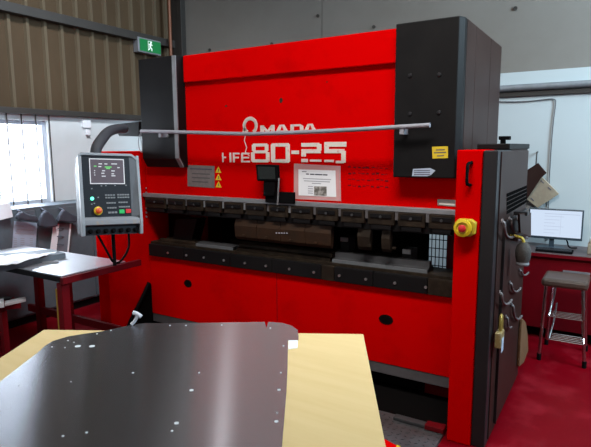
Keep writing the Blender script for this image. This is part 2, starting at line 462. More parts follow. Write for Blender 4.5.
# clamp blocks holding the punches
gaps = [167, 186, 204, 222.7, 244, 267.5, 289, 314, 339, 366, 396, 427]
YC = RY-0.065
zc1 = zsb-0.002
zc0 = onY(YC, 440, 234.5).z
edges = [rxl+0.03]+[onY(YC, g, 215).x for g in gaps]+[-0.80]
for i in range(len(edges)-1):
    a, c = edges[i]+0.012, edges[i+1]-0.012
    cb = MB().box(a, c, YC, YC+0.12, zc0+0.032, zc1)
    blk = obj('clamp_block', cb, 'tool', P, bev=0.004)
    obj('slot_cover', MB().box(a+0.018, c-0.018, YC-0.008, YC, zc1-0.040, zc1-0.014), 'black', blk, bev=0.002)
    obj('clamp_plate', MB().box(a+0.022, c-0.022, YC+0.004, YC+0.05, zc0+0.002, zc0+0.0315), 'black', blk, bev=0.003)
    mx = (a+c)/2
    obj('bolt', MB().cyl((mx, YC-0.012, zc0+0.085), (mx, YC+0.002, zc0+0.085), 0.009, n=8), 'die', blk)
for i in range(1, len(edges)-1):
    obj('wedge', MB().box(edges[i]-0.010, edges[i]+0.010, YC+0.01, YC+0.1, zc1-0.05, zc1), 'silver' if i in (3, 4, 5, 7) else 'basegrey', P)
obj('holder_bar', MB().box(rxl+0.03, -0.8, YC+0.03, YC+0.11, zc0-0.008, zc0+0.06), 'black', P)
# punches: one long brown set in the middle, a few short black ones
YPu = YC+0.05
def punch(px0, px1, m, nz):
    a, c = onY(YPu, px0, 235).x, onY(YPu, px1, 240).x
    zt = zc0-0.004
    n = max(1, int(round((c-a)/0.21)))
    for k in range(n):
        u, v = a+(c-a)*k/n, a+(c-a)*(k+1)/n-0.003
        b = MB().prism([(u, YPu-0.012, zt), (u, YPu+0.014, zt), (u, YPu+0.022, zt-0.05), (u, YPu+0.012, zt-nz+0.012), (u, YPu, zt-nz), (u, YPu-0.022, zt-nz+0.025), (u, YPu-0.030, zt-0.055)], (v-u, 0, 0))
        b.box(u+0.075, u+0.1, YPu-0.034, YPu-0.020, zt-nz+0.03, zt-nz+0.045)
        obj('punch', b, m, P, bev=0.002)
zp = zc0-onY(YPu, 285, 243.5).z
mk = MB()
for k in range(5):
    q = onY(YPu-0.029, 276+k*2.6, 233.6)
    mk.box(q.x, q.x+0.011, YPu-0.0335, YPu-0.024, q.z, q.z+0.009)
obj('stamped_marks', mk, 'inkgrey', P)
punch(237, 333, 'punch', zp)
punch(359, 372, 'tool', zp*0.9)
punch(383, 392, 'tool', zp*0.9)
# die rail and dies
YD = BY-0.03
zd1, zd0 = onY(YD, 453, 281.6).z, zbt-0.004
cuts = [155, 184, 230, 272, 321, 334, 373, 428, 455]
ex_ = [onY(YD, g, 270).x for g in cuts]
ex_[0] = bxl+0.02; ex_[-1] = -0.75
for i in range(len(ex_)-1):
    obj('rail_clamp', MB().box(ex_[i]+0.002, ex_[i+1]-0.002, YD, YD+0.13, zd0, zd1), 'black' if i not in (4, 7) else 'tool', P, bev=0.004)
for (px, py) in ((168, 249), (186.5, 252), (204, 254), (224, 257), (245, 259), (266, 262), (289.5, 265.5), (314, 268.5), (339.5, 272), (366, 275.5), (395, 280), (426, 284)):
    x = onY(YD, px, py).x
    obj('rail_bolt', MB().cyl((x, YD-0.008, zd0+(zd1-zd0)*0.45), (x, YD+0.001, zd0+(zd1-zd0)*0.45), 0.0095, n=8), 'bolt', P)
obj('die_bed', MB().box(bxl+0.02, -0.75, YD+0.03, YD+0.26, zd1-0.001, zd1+0.018), 'tool', P)
lipm = mat('worn_die_edge', (0.13, 0.14, 0.15), 0.45, 0.2, var=0.4, scale=20)
def die(px0, px1, zt, m, lip):
    a, c = onY(YD+0.06, px0, 255).x, onY(YD+0.06, px1, 262).x
    zb = zd1+0.018
    y0 = YD+0.06
    b = MB().prism([(a, y0, zb), (a, y0+0.12, zb), (a, y0+0.12, zb+0.025), (a, y0+0.085, zb+0.03), (a, y0+0.085, zt), (a, y0+0.07, zt), (a, y0+0.06, zt-0.012), (a, y0+0.05, zt), (a, y0+0.032, zt), (a, y0+0.028, zb+0.03), (a, y0, zb+0.022)], (c-a, 0, 0))
    o = obj('die', b, m, P, bev=0.002)
    if lip: obj('die_lip', MB().box(a, c, y0-0.012, y0+0.02, zb, zb+0.022), lipm, o)
zdt = onY(YD+0.09, 380, 257).z
die(333, 428, zdt, 'die', True)
die(237, 330, zdt-0.012, 'tool', False)
die(160, 196, zdt-0.05, 'tool', False)
die(197, 234, zdt-0.035, 'die', True)

# cylinder covers
def cover(front_x0, front_x1, z0, z1, ch, yb, left):
    if left: pts = [(front_x0, FY), (front_x1, FY), (front_x1, RY-0.005), (front_x0-0.02, RY-0.005)]
    else: pts = [(front_x0, FY), (front_x1, FY), (front_x1+ch, FY+0.05), (front_x1+ch, FY+0.16), (front_x1+ch, yb), (front_x0, yb)]
    return MB().prism([(x, y, z0) for x, y in pts], (0, 0, z1-z0))
xr0, xr1 = onY(FY, 394.4, 100).x, onY(FY, 456.5, 100).x
zr0, zr1 = onY(FY, 430, 178).z, onY(FY, 460, 15.4).z
xs = xr1+0.022
yb = onX(xs, 502, 45).y
rc = MB().prism([(xr0, FY, zr0), (xr1, FY, zr0), (xs, FY+0.045, zr0), (xs, RY-0.001, zr0), (xr0, RY-0.001, zr0)], (0, 0, zr1-zr0))
RC = obj('cylinder_cover', rc, 'black', P, bev=0.006)
ys = [RY+0.001, onX(xs, 475.5, 60).y, onX(xs, 490.5, 60).y, yb]
for i in range(3):
    obj('cover_side_panel', MB().box(xs-0.25, xs, ys[i]+0.003, ys[i+1]-0.003, zr0, zr1), 'brownblack', P, bev=0.003)
for (px, py) in ((410, 75.5), (439.5, 74.5), (410, 114), (439, 112.5)):
    q = onY(FY, px, py)
    obj('cover_bolt', MB().lathe((q.x, FY+0.001, q.z), (0, -1, 0), [(0.013, 0), (0.013, 0.004), (0.009, 0.009), (0.002, 0.010)], 12), 'charcoal', RC)
def flat(name, quad, th, m, par, yv, **k):
    return obj(name, MB().prism([onY(yv, *q) for q in quad], (0, -th, 0)), m, par, **k)
ys1 = flat('yellow_sticker', [(432, 146.8), (448, 146.2), (448, 158), (432.5, 158.5)], 0.001, 'yellow', RC, FY, label='yellow warning sticker')
for (a, c, d) in ((436, 445, 149.5), (434, 446, 152.3), (437, 444, 155.4)):
    flat('text_line', [(a, d), (c, d-0.4), (c, d+0.7), (a, d+1.1)], 0.0006, 'ink', ys1, FY-0.001)
ws = flat('white_sticker', [(413, 169), (430, 168), (435.5, 170.5), (431, 175), (427, 176.3), (412, 176)], 0.001, 'paper', RC, FY, label='torn white instruction sticker')
for d in (170.3, 172.2, 174.2):
    flat('text_line', [(414, d), (430, d-0.2), (430, d+0.6), (414, d+0.9)], 0.0006, 'ink', ws, FY-0.001)
# left cover
xl0, xl1 = onY(FY, 140, 100).x, onY(FY, 177, 100).x
zl0, zl1 = onY(FY, 150, 163.5).z, onY(FY, 172, 55.3).z
LC = obj('cylinder_cover', MB().prism([(xl0, FY, zl0+0.04), (xl0, FY, zl1), (xl0, RY-0.001, zl1), (xl0, RY-0.001, zl0-0.03), (xl0, FY+0.045, zl0-0.03), (xl0, FY, zl0+0.13)][:1]+[(xl0, FY, zl1), (xl0, RY-0.001, zl1), (xl0, RY-0.001, zl0-0.03), (xl0, FY+0.045, zl0-0.03)], (xl1-xl0, 0, 0)), 'black', P, bev=0.004)
zbend = onY(FY, 176, 143).z
obj('cover_body', MB().box(xl0-0.01, xl1-0.02, RY+0.08, 4.1, zl0, zl1), 'black', P)
obj('edge_trim', MB().box(xl1-0.035, xl1+0.002, FY-0.006, FY+0.003, zl0+0.045, zl1-0.004)
    .prism([(xl1-0.035, FY-0.006, zl0+0.045), (xl1-0.035, FY+0.044, zl0-0.03), (xl1-0.035, FY+0.05, zl0-0.02), (xl1-0.035, FY+0.003, zl0+0.055)], (0.037, 0, 0)), 'silver', LC)
q = onY(FY, 168, 136)
obj('cover_bolt', MB().cyl((q.x, FY, q.z), (q.x, FY-0.012, q.z), 0.012), 'bolt', LC)

# bar across the front
yb_ = FY-0.07
ba, bb = onY(yb_, 141, 131.2), onY(yb_, 430, 125.2)
bpts = [onY(yb_, *q) for q in ((141, 131.2), (175, 132.0), (210, 133.0), (248, 134.0), (285, 132.9), (320, 131.4), (360, 129.3), (400, 126.9), (430, 125.2))]
bar = obj('front_bar', MB().tube(bpts, 0.0135, 14), 'rail', P, smooth=True)
for px in (160, 402):
    t = (px-141)/(430-141)
    # perspective-correct position along the bar
    x = onY(yb_, px, 129).x
    k_ = [i for i in range(len(bpts)-1) if bpts[i].x <= x][-1]
    f = (x-bpts[k_].x)/(bpts[k_+1].x-bpts[k_].x); z = bpts[k_].z*(1-f)+bpts[k_+1].z*f
    obj('bar_bracket', MB().box(x-0.014, x+0.014, yb_-0.006, FY, z-0.045, z-0.004), 'rail', bar, bev=0.003)

# lettering on the ram
def R_(mb, px0, px1, py0, py1, sk=0.0):
    """a stroke on the ram face; rows follow the level direction of the face"""
    mx = (px0+px1)/2
    a, c = onY(RY, px0, 150).x, onY(RY, px1, 150).x
    z1_, z0_ = onY(RY, 300, py0).z, onY(RY, 300, py1).z
    mb.box(a, c, RY-0.002-0.00012*(len(mb.b.verts)//8), RY, z0_, z1_)
L = MB()
def glyph(mb, rows, px0, px1, py0, py1, t, v):
    pass
# numerals: y rows measured at px 300
T0, T1 = 143.0, 162.8
def eight(p0, p1):
    w = 3.6
    R_(L, p0+1, p0+1+w, T0+1.2, 150.6); R_(L, p1-1-w, p1-1, T0+1.2, 150.6)
    R_(L, p0, p0+w, 152.2, T1-1); R_(L, p1-w, p1, 152.2, T1-1)
    R_(L, p0+2.2, p1-2.2, T0, T0+3.2); R_(L, p0+2, p1-2, 150.2, 153.2); R_(L, p0+1.2, p1-1.2, T1-3.2, T1)
def zero(p0, p1):
    w = 4.2
    R_(L, p0, p0+w, T0+1, T1-1); R_(L, p1-w, p1, T0+1, T1-1); R_(L, p0+1, p1-1, T0, T0+3.4); R_(L, p0+1, p1-1, T1-3.4, T1)
eight(251, 269.5); zero(271, 290)
R_(L, 291.5, 299, 150.5, 154)
# 2 and 5, part of their foot worn away
R_(L, 301.5, 319.5, T0, T0+3.8); R_(L, 317, 321.5, T0+1.2, 150.5); R_(L, 301.5, 321, 149.2, 153.2); R_(L, 301.5, 306, 153.2, 156.5); R_(L, 301.5, 308, 158.8, T1-0.6); R_(L, 310, 321.5, 159.4, T1-1.2)
R_(L, 324.5, 346.5, T0-0.6, T0+4); R_(L, 324.5, 329, T0+3, 150.5); R_(L, 324.5, 344.5, 149.2, 153.2); R_(L, 341.5, 346, 151, T1-0.6); R_(L, 324.5, 334, 159.6, T1-1); R_(L, 336, 344, 160.4, T1)
obj('model_number', L, 'letter', P, label='large worn white numerals 80-25')
L = MB()
h0, h1 = 152.6, 163
R_(L, 222, 223.4, h0, h1); R_(L, 229.5, 231.2, h0, h1); R_(L, 222, 226, 156.9, 158.5)
R_(L, 232.8, 234.6, h0, h1)
L2 = L
R_(L, 234.5, 239.5, h0, h0+1.8); R_(L, 234.5, 238.6, 157, 158.7)
R_(L, 241.5, 249.5, h0, h0+1.8); R_(L, 241.2, 243, h0+1, h1); R_(L, 242, 249, 157, 158.7); R_(L, 242, 249.8, h1-1.8, h1)
obj('series_letters', L, 'letter', P, label='small worn white letters HFE')
# arch shaped initial and MADA
L = MB()
def ribbon(mb, pts, w):
    pts = [Vector(p) for p in pts]
    n = len(pts)
    for i in range(n-1):
        a, c = pts[i], pts[i+1]
        d = (c-a).normalized(); nn = Vector((-d.z, 0, d.x))*w/2
        mb.prism([a+nn, c+nn+d*0.002, c-nn+d*0.002, a-nn], (0, -0.0025, 0))
def RP(px, py):
    x = onY(RY, px, 130).x; z = onY(RY, 285, py).z
    return Vector((x, RY, z))
arch = []
for k in range(25):
    t = math.radians(-60+300*k/24)
    arch.append(RP(250.4+6.0*math.cos(t), 124.6-7.6*math.sin(t)))
ribbon(L, arch, 0.026)
ribbon(L, [RP(244.6, 127), RP(244.0, 131), RP(244.8, 134)], 0.024)
def poly(*pp): L.prism([RP(*q) for q in pp], (0, -0.0025, 0))
ty, by = 124.6, 134
# M
poly((260.5, by), (260.5, ty), (264.2, ty), (264.2, by)); poly((271, by), (271, ty), (274.7, ty), (274.7, by))
poly((263.5, ty), (267.6, 129.5), (267.6, 133), (263, 127.5)); poly((267.6, 129.5), (271.5, ty), (272, 127.5), (267.6, 133))
# A
def A(p0, p1):
    m = (p0+p1)/2
    poly((p0, by), (m-2.4, ty), (m+0.3, ty), (p0+4.4, by)); poly((p1-4.4, by), (m-0.3, ty), (m+2.4, ty), (p1, by)); poly((p0+4, 130.4), (p1-4, 130.4), (p1-3.4, 132.4), (p0+3.4, 132.4))
A(274.5, 289.5)
# D
poly((290.5, by), (290.5, ty), (294, ty), (294, by)); poly((293, ty), (300, ty), (303.4, 126.6), (293, 126.8)); poly((300, 126.2), (303.4, 126.4), (303.6, by), (300, by)); 
A(302.5, 318)
obj('maker_lettering', L, 'letter', P, label='worn white word in capitals with an arch shaped initial')
# crack of peeled paint under the initial
L = MB()
ribbon(L, [RP(245.5, 134), RP(244.2, 140), RP(246.5, 147), RP(245, 152), RP(249, 156)], 0.006)
obj('paint_scratch', L, 'letter', P)

# plates and stickers on the ram
np_ = flat('name_plate', [(187.5, 165), (214.6, 166), (214.8, 188), (187.8, 186.2)], 0.003, 'plate', P, RY, label='grey metal name plate')
for (a, c, d) in ((190, 212, 168.2), (192, 210, 173), (192, 210, 177), (192, 208, 181)):
    flat('plate_text', [(a, d), (c, d+0.7), (c, d+1.8), (a, d+1.1)], 0.0008, 'ink' if d < 170 else 'basegrey', np_, RY-0.003)
for (px, py) in ((218.4, 170), (218.5, 177.3), (218.6, 184.6)):
    t = flat('warning_triangle', [(px, py-3.6), (px+3.1, py+2.9), (px-3.1, py+2.7)], 0.001, 'yellow', P, RY, label='yellow warning triangle sticker')
    flat('triangle_mark', [(px-0.4, py-1.2), (px+0.4, py-1.2), (px+0.3, py+1.6), (px-0.3, py+1.6)], 0.0008, 'ink', t, RY-0.001)
st_ = flat('small_sticker', [(437.5, 199), (456, 200), (456, 206.8), (437.5, 205.3)], 0.001, 'plate', P, RY-0.002, label='small grey sticker with red print')
flat('sticker_band', [(439, 202.8), (455, 203.8), (455, 205.6), (439, 204.6)], 0.0007, 'letter', st_, RY-0.003)
for (px, py, w, h) in ((226, 106, 1.6, 0.9), (281, 100.5, 2.0, 2.8), (327, 82, 1.0, 0.5)):
    p = onY(RY, px, py)
    k = 3.9/527
    obj('rust_mark', MB().prism([(p.x+w*k*math.cos(2*PI*i/9)*(0.8+0.4*random.random()), RY, p.z+h*k*math.sin(2*PI*i/9)*(0.8+0.4*random.random())) for i in range(9)], (0, -0.0006, 0)), 'punch', P)
wr = MB()
for r_ in range(4):
    y0_ = 167+r_*6.2
    for k in range(9):
        a = 349+k*4.6+random.random()*1.5
        p = onY(RY, a, y0_+k*0.12+random.uniform(-0.5, 0.5))
        wr.box(p.x-0.011, p.x+0.011, RY-0.0006, RY, p.z-0.005*random.random()-0.002, p.z+0.006*random.random())
obj('marker_writing', wr, 'darkred', P, label='faint dark handwriting')

# right guard column
RX0, RX1, RX2 = -0.735, -0.605, -0.532
zcab = 1.636
G = obj('guard_column', MB().box(RX0, RX1, CY, CY+0.40, 0, zcab), 'red', P, bev=0.006)
obj('guard_edge', MB().box(RX1+0.001, RX2, CY+0.012, CY+0.40, 0, zcab-0.002), 'charcoal', G, bev=0.006)
ycab = onX(RX2, 528, 151).y
obj('guard_box', MB().box(RX0, RX2-0.002, CY+0.401, ycab, 0.0, zcab), 'brownblack', G, bev=0.004)
obj('guard_side', MB().box(RX2-0.001, RX2+0.006, CY+0.09, ycab-0.01, 0.02, zcab-0.01), 'brownblack', G, bev=0.003)
obj('guard_lid', MB().box(onY(CY+0.35, 479, 146).x, RX2+0.006, CY+0.30, ycab+0.02, zcab, zcab+0.033), 'black', G, bev=0.005)
vt = MB()
XS = RX2+0.006
for k in range(5):
    q0, q1 = onX(XS, 506.5, 197+k*4.3), onX(XS, 526.5, 191+k*3.4)
    z0_ = q0.z
    vt.prism([(XS, q0.y, z0_), (XS, q1.y-0.01, z0_), (XS, q1.y-0.01, z0_+0.019), (XS, q0.y, z0_+0.019)], (0.003, 0, 0))
obj('vent_slots', vt, 'void', G)
zpanel = onX(XS, 503, 224).z
y0p = onX(XS, 502.5, 240).y
obj('lower_door', MB().box(XS, XS+0.012, y0p, ycab-0.03, 0.06, zpanel), 'brownblack', G, bev=0.003)
obj('door_edge', MB().box(XS+0.0005, XS+0.015, y0p-0.006, ycab-0.03, zpanel, zpanel+0.008).box(XS+0.0005, XS+0.015, y0p-0.008, y0p, 0.06, zpanel+0.008), 'charcoal', G)
ha, hb_ = onY(CY, 469.5, 162.5), onY(CY, 468.5, 185)
obj('handle', MB().tube([(ha.x+0.012, CY, ha.z), (ha.x, CY-0.03, ha.z-0.004), (ha.x, CY-0.04, ha.z-0.02), (hb_.x, CY-0.04, hb_.z+0.02), (hb_.x, CY-0.03, hb_.z+0.004), (hb_.x+0.01, CY, hb_.z)], 0.0085, 10, 1), 'rubber', G, smooth=True, label='black grab handle')
es = onY(CY, 464, 226.8)
yx = es.x+0.010
EB = obj('stop_button_box', MB().prism([(yx-0.05+dx, CY, es.z+dz) for dx, dz in ((0.02, -0.043), (0.08, -0.046), (0.105, -0.03), (0.108, 0.03), (0.085, 0.046), (0.02, 0.046), (0.0, 0.025), (0.0, -0.025))], (0, -0.045, 0)), 'estopyellow', G, bev=0.006)
obj('yellow_collar', MB().lathe((yx-0.004, CY-0.045, es.z), (0, -1, 0), [(0.046, 0), (0.046, 0.012), (0.032, 0.016), (0.030, 0.010), (0.01, 0.009)], 22), 'yellow', EB, smooth=True)
obj('red_button', MB().lathe((yx-0.004, CY-0.054, es.z), (0, -1, 0), [(0.012, 0), (0.012, 0.006), (0.020, 0.008), (0.020, 0.014), (0.013, 0.018), (0.002, 0.019)], 18), 'redbutton', EB, smooth=True)
# left guard column
LX0, LX1, LY = -3.600, bxl-0.004, 2.76
zcl = zcab
G2 = obj('guard_column', MB().prism([(LX0, LY, 0.0), (LX0, LY+0.08, 0.0), (LX0, 3.19, 0.47), (LX0, 3.45, 0.47), (LX0, 3.45, zcl), (LX0, LY, zcl)], (LX1-LX0, 0, 0)), 'red', P, bev=0.006)
obj('guard_foot', MB().prism([(LX0+0.004, 2.87, 0.0), (LX0+0.004, 3.20, 0.462), (LX0+0.004, 3.45, 0.462), (LX0+0.004, 3.45, 0.0)], (LX1-LX0-0.012, 0, 0)), 'void', G2)
rv = MB()
for k in range(4):
    for b_ in (188, 204):
        q = onX(LX1, 150.5, b_+k*4)
        rv.cyl((LX1, q.y-0.05, q.z), (LX1+0.006, q.y-0.05, q.z), 0.008, n=8)
obj('rivets', rv, 'silver', G2)
hs = [(LX1+0.012, 2.93, 0.19), (LX1+0.015, 3.0, 0.28), (LX1+0.015, 3.1, 0.40), (LX1+0.012, 3.17, 0.49)]
obj('hydraulic_hose', MB().tube([(LX1+0.02, 2.86, 0.0), (LX1+0.02, 2.88, 0.1)]+hs, 0.016, 10, 2), 'rubber', G2, smooth=True)

# foot plate, foot pedal
fp = MB()
fx0, fx1, fy0, fy1 = -3.1, -0.76, 2.50, 2.925
fp.box(fx0, fx1, fy0, fy1, 0, 0.018)
for i in range(34):
    for j in range(10):
        x = -2.1+i*0.0400; y_ = 2.52+j*0.040
        if x > -0.78: continue
        a = PI/4 if (i+j) % 2 else -PI/4
        d = Vector((math.cos(a), math.sin(a), 0))*0.014; n = Vector((-math.sin(a), math.cos(a), 0))*0.005
        c = Vector((x, y_, 0.018))
        fp.prism([c+d, c+n, c-d, c-n], (0, 0, 0.003))
single('tread_plate', fp, 'tread', 'grey checker plate lying on the floor in front of the press', 'floor plate')
fl_a, fl_b = onZ(0.03, 396, 415), onZ(0.03, 428, 424)
single('flat_bar', MB().box(fl_a.x, fl_b.x, fl_a.y-0.05, fl_a.y+0.0, 0.0215, 0.040), 'die', 'short grey steel bar lying on the checker plate', 'steel bar', bev=0.003)
rb = onZ(0.03, 437, 427)
single('red_block', MB().prism([(rb.x-0.06, rb.y-0.05, 0.0215), (rb.x+0.05, rb.y-0.05, 0.0215), (rb.x+0.05, rb.y+0.02, 0.0215), (rb.x-0.06, rb.y+0.01, 0.0215)], (0, 0, 0.03)), 'darkred', 'small dark red block on the checker plate near the red column', 'block', bev=0.004)
pd = onZ(0.06, 393, 443)
fpd = thing('foot_pedal', 'red wedge foot pedal with yellow edge on the floor', 'foot pedal', (pd.x, pd.y-0.04, 0.018))
c0 = Vector((pd.x, pd.y-0.03, 0.0215))
obj('housing', MB().prism([c0+Vector((-0.12, -0.16, 0)), c0+Vector((0.09, -0.12, 0)), c0+Vector((0.055, 0.0, 0)), c0+Vector((-0.09, 0.05, 0))], (0, 0, 0.05)), 'red', fpd, bev=0.012)
obj('yellow_edge', MB().prism([c0+Vector((0.075, -0.125, 0.0505)), c0+Vector((0.09, -0.12, 0.0505)), c0+Vector((0.055, -0.005, 0.0505)), c0+Vector((0.03, 0.0, 0.0505))], (0, 0, 0.004)), 'yellow', fpd)

# ------------------------------------------------------------------ things on the press
# sign in a clear sleeve
Y0 = RY-0.004
sg = thing('paper_sign', 'white printed notice in a clear sleeve below the large numerals', 'notice', onY(Y0, 317, 199))
obj('sleeve', MB().prism([onY(Y0, *q) for q in ((294, 163.5), (340.5, 166), (341, 201), (294, 199))], (0, -0.001, 0)), 'sleeve', sg)
pp = obj('paper', MB().prism([onY(Y0-0.0012, *q) for q in ((298.4, 169.3), (335.5, 170.5), (336.2, 197), (298.6, 195.2))], (0, -0.001, 0)), 'white', sg)
tl = MB()
def tline(a, c, d, h, m=None):
    tl.prism([onY(Y0-0.0022, *q) for q in ((a, d), (c, d+(c-a)*0.045), (c, d+(c-a)*0.045+h), (a, d+h))], (0, -0.0006, 0))
tline(302, 306.5, 171.2, 0.7); 
for a, c in ((306, 309), (310, 314.5), (315, 322.5), (323, 327.5)): tline(a, c, 173.4+(a-306)*0.045, 1.2)
obj('heading', tl, 'ink', pp)
tl = MB()
for a, c, d in ((303, 331, 178), (304, 330, 180.4), (312, 321, 182.9), (308, 313, 186), (308, 313, 188.2), (308, 313, 190.5), (308, 313, 192.6)):
    tline(a, c, d, 0.8)
obj('text_lines', tl, 'inkgrey', pp)
ph = obj('picture', MB().prism([onY(Y0-0.0022, *q) for q in ((314, 186.2), (326.6, 186.6), (326.7, 196), (314, 195.4))], (0, -0.0006, 0)), mat('grey_photo', (0.12, 0.11, 0.10), 0.6, var=1.0, scale=24, col2=(0.45, 0.44, 0.42), thr=(0.45, 0.6)), pp)

# black device with a screen on the rail
dm = thing('display_unit', 'small black screen on a stubby black bracket on the ram rail', 'display', onY(RY-0.1, 272, 205))
yd = RY-0.11
obj('screen_box', MB().prism([onY(yd, *q) for q in ((255.3, 164.4), (276.5, 165), (277.5, 181), (256.8, 181))], (0, 0.04, 0)), 'rubber', dm, bev=0.006)
obj('glass', MB().prism([onY(yd-0.001, *q) for q in ((257.5, 166.5), (274.8, 167), (275.5, 179), (258.6, 179))], (0, -0.001, 0)), mat('dark_screen_glass', (0.012, 0.014, 0.012), 0.2), dm)
obj('neck', MB().prism([onY(yd+0.01, *q) for q in ((263.5, 180), (275, 181), (274, 196), (263, 196))], (0, 0.05, 0)), 'rubber', dm, bev=0.004)
obj('base', MB().prism([onY(yd+0.03, *q) for q in ((265, 195), (277, 192), (293.5, 192.5), (293.5, 204), (265, 202.5))], (0, 0.028, 0)), 'rubber', dm, bev=0.004)
ra, rb_ = onY(yd, 279, 178), onY(yd, 277.6, 205)
obj('rod', MB().cyl(ra, rb_, 0.006), 'silver', dm)
# wire loop hanging from the bar end
yw = FY-0.075
single('wire_loop', MB().tube([onY(yw, 141.5, 131), onY(yw, 139, 136), onY(yw, 138, 144), onY(yw, 140, 151), onY(yw, 142.5, 153), onY(yw, 142, 145), onY(yw, 140.5, 137), onY(yw, 141.5, 132)], 0.0035, 6, 2), 'silver',
       'thin wire loop hanging from the left end of the grey bar', 'wire', smooth=True)

# ------------------------------------------------------------------ control pendant
pc = CAM + _ray(111.2, 193)*3.5
pn = thing('control_pendant', 'grey control panel with display, keypad and red stop knob on a hose arm', 'control panel', pc)
pn['_local'] = 1
pn.rotation_euler = (math.radians(-9), math.radians(2.5), math.radians(64))
pn.scale = (0.93, 0.93, 0.97)
K = 0.0067
def U(px, py): return ((px-111)-(py-193)*0.11)*K
def V(py): return (193-py)*K
D = 0.13
w0, w1, zt_, zb_ = -0.215, 0.205, V(152.5), V(236)
hl = MB()
hl.prism([(w0+0.012, 0.0, zt_-0.01), (w1-0.012, 0.0, zt_-0.01), (w1, 0, zt_-0.10), (w1, 0, zb_+0.005), (w0, 0, zb_+0.005), (w0, 0, zt_-0.1)], (0, D, 0))
obj('housing', hl, 'panelgrey', pn, bev=0.012)
# raised rim: two side cheeks and a top rim
rim = MB()
for (a, c) in ((w0, w0+0.022), (w1-0.020, w1)):
    rim.prism([(a, 0.01, zt_-0.02), (a, -0.012, zt_-0.01), (a, -0.045, zb_+0.085), (a, -0.035, zb_), (a, 0.01, zb_)], (c-a, 0, 0))
rim.prism([(w0, 0.02, zt_-0.022), (w0+0.02, 0.02, zt_), (w1-0.05, 0.02, zt_), (w1, 0.02, zt_-0.045), (w1-0.02, 0.02, zt_-0.045), (w1-0.055, 0.02, zt_-0.018), (w0+0.025, 0.02, zt_-0.018), (w0+0.02, 0.02, zt_-0.022)], (0, -0.036, 0))
obj('rim', rim, mat('pendant_rim', (0.24, 0.26, 0.285), 0.45, var=0.3, scale=12), pn, bev=0.006)
fc = MB().prism([(w0+0.022, -0.004, zt_-0.02), (0.135, -0.004, zt_-0.02), (0.135, -0.004, V(217.5)), (w0+0.022, -0.004, V(217.5))], (0, 0.006, 0))
obj('face_plate', fc, 'pendantblack', pn)
obj('side_wing', MB().prism([(0.136, -0.006, zt_-0.022), (w1-0.02, -0.012, zt_-0.03), (w1-0.02, -0.035, V(217)), (0.136, -0.006, V(217))], (0, 0.01, 0)), 'panelgrey', pn)
obj('lip', MB().prism([(w0+0.02, -0.004, V(217)), (w0+0.02, -0.04, V(220)), (w0+0.02, -0.04, V(225.5)), (w0+0.02, 0.0, V(226))], (w1-w0-0.04, 0, 0)), mat('worn_lip', (0.19, 0.20, 0.22), 0.5, var=0.7, scale=14, col2=(0.35, 0.22, 0.10), thr=(0.55, 0.7)), pn, bev=0.005)
ck = MB().box(w0+0.022, w1-0.02, -0.006, 0.0, V(235.5), V(226.2))
obj('connector_strip', ck, 'pendantblack', pn)
for k in range(7):
    x = w0+0.06+k*0.052
    obj('connector', MB().lathe((x, -0.006, V(231.5)), (0, -1, 0), [(0.016, 0), (0.016, 0.02), (0.011, 0.024), (0.011, 0.03)], 12), 'rubber', pn, smooth=True)
sx0, sx1, sz0, sz1 = -0.135, 0.092, V(183), V(159)
scr = obj('screen', MB().box(sx0, sx1, -0.006, -0.004, sz0, sz1), 'screen', pn)
obj('screen_frame', MB().box(sx0-0.006, sx1+0.006, -0.008, -0.004, sz1, sz1+0.006).box(sx0-0.006, sx1+0.006, -0.008, -0.004, sz0-0.006, sz0)
    .box(sx0-0.006, sx0, -0.008, -0.004, sz0, sz1).box(sx1, sx1+0.006, -0.008, -0.004, sz0, sz1), 'screenwhite', scr)
tx = MB(); tg = MB()
def tb(mb, px0, px1, py, h=1.0): mb.box(U(px0, py), U(px1, py), -0.0068, -0.006, V(py+h), V(py))
rows = {}
for a, c, y_ in ((96, 99.5, 163), (102, 105, 163), (109, 115, 162.8), (96, 99, 165.8), (115.5, 118, 166.5), (92, 93, 170), (92, 93, 172.2), (92.4, 93.4, 174.4), (100, 103, 170), (99.5, 102.5, 172.5), (100, 104, 175.5), (109.5, 113, 170), (110, 112.5, 173), (110, 114, 175)):
    rows.setdefault(round(y_/3), []).append((a, c, y_))
for r_ in rows.values():
    tx = MB()
    for a, c, y_ in r_: tb(tx, a, c, y_, 0.9)
    obj('text_row', tx, 'screenwhite', scr)
for a, c, y_ in ((91.5, 94, 165.4), (102.5, 109.5, 166), (104, 108, 167.4)): tb(tg, a, c, y_, 1.1)
obj('screen_marks', tg, 'screengreen', scr)
ic = MB()
for px, py in ((99.5, 185.2), (104, 185), (113.5, 184.8), (125, 184.6)): tb(ic, px, px+1.6, py, 1.1)
for px, py in ((91, 203.5), (93.5, 202.8), (97, 196.8), (90, 188)): tb(ic, px, px+1.5, py, 1.2)
obj('icons', ic, 'key', pn)
def key(px, py, w=2.0, h=1.5, m='key'):
    obj('key', MB().box(U(px, py)-w*K/2, U(px, py)+w*K/2, -0.010, -0.004, V(py)-h*K/2, V(py)+h*K/2), m, pn)
for r_, y_ in enumerate((195.2, 197.8)):
    for k in range(4): key(105.6+r_*0.5+k*2.7, y_)
for r_, y_ in enumerate((195, 197.6)):
    for k in range(5): key(118.2+r_*0.4+k*2.6, y_)
for k in range(4): key(107.6+k*2.5, 203.2)
for k in range(4): key(120+k*2.5, 202.8)
for k in range(4): key(108.6+k*2.5, 208.2)
for k in range(5): key(120.6+k*2.4, 207.4)
for k in range(3): key(110.3+k*3.3, 213, 2.6, 1.9)
obj('green_start_key', MB().box(U(123, 212)-0.018, U(123, 212)+0.018, -0.012, -0.004, V(214.4), V(210.2)), 'greenkey', pn, bev=0.002)
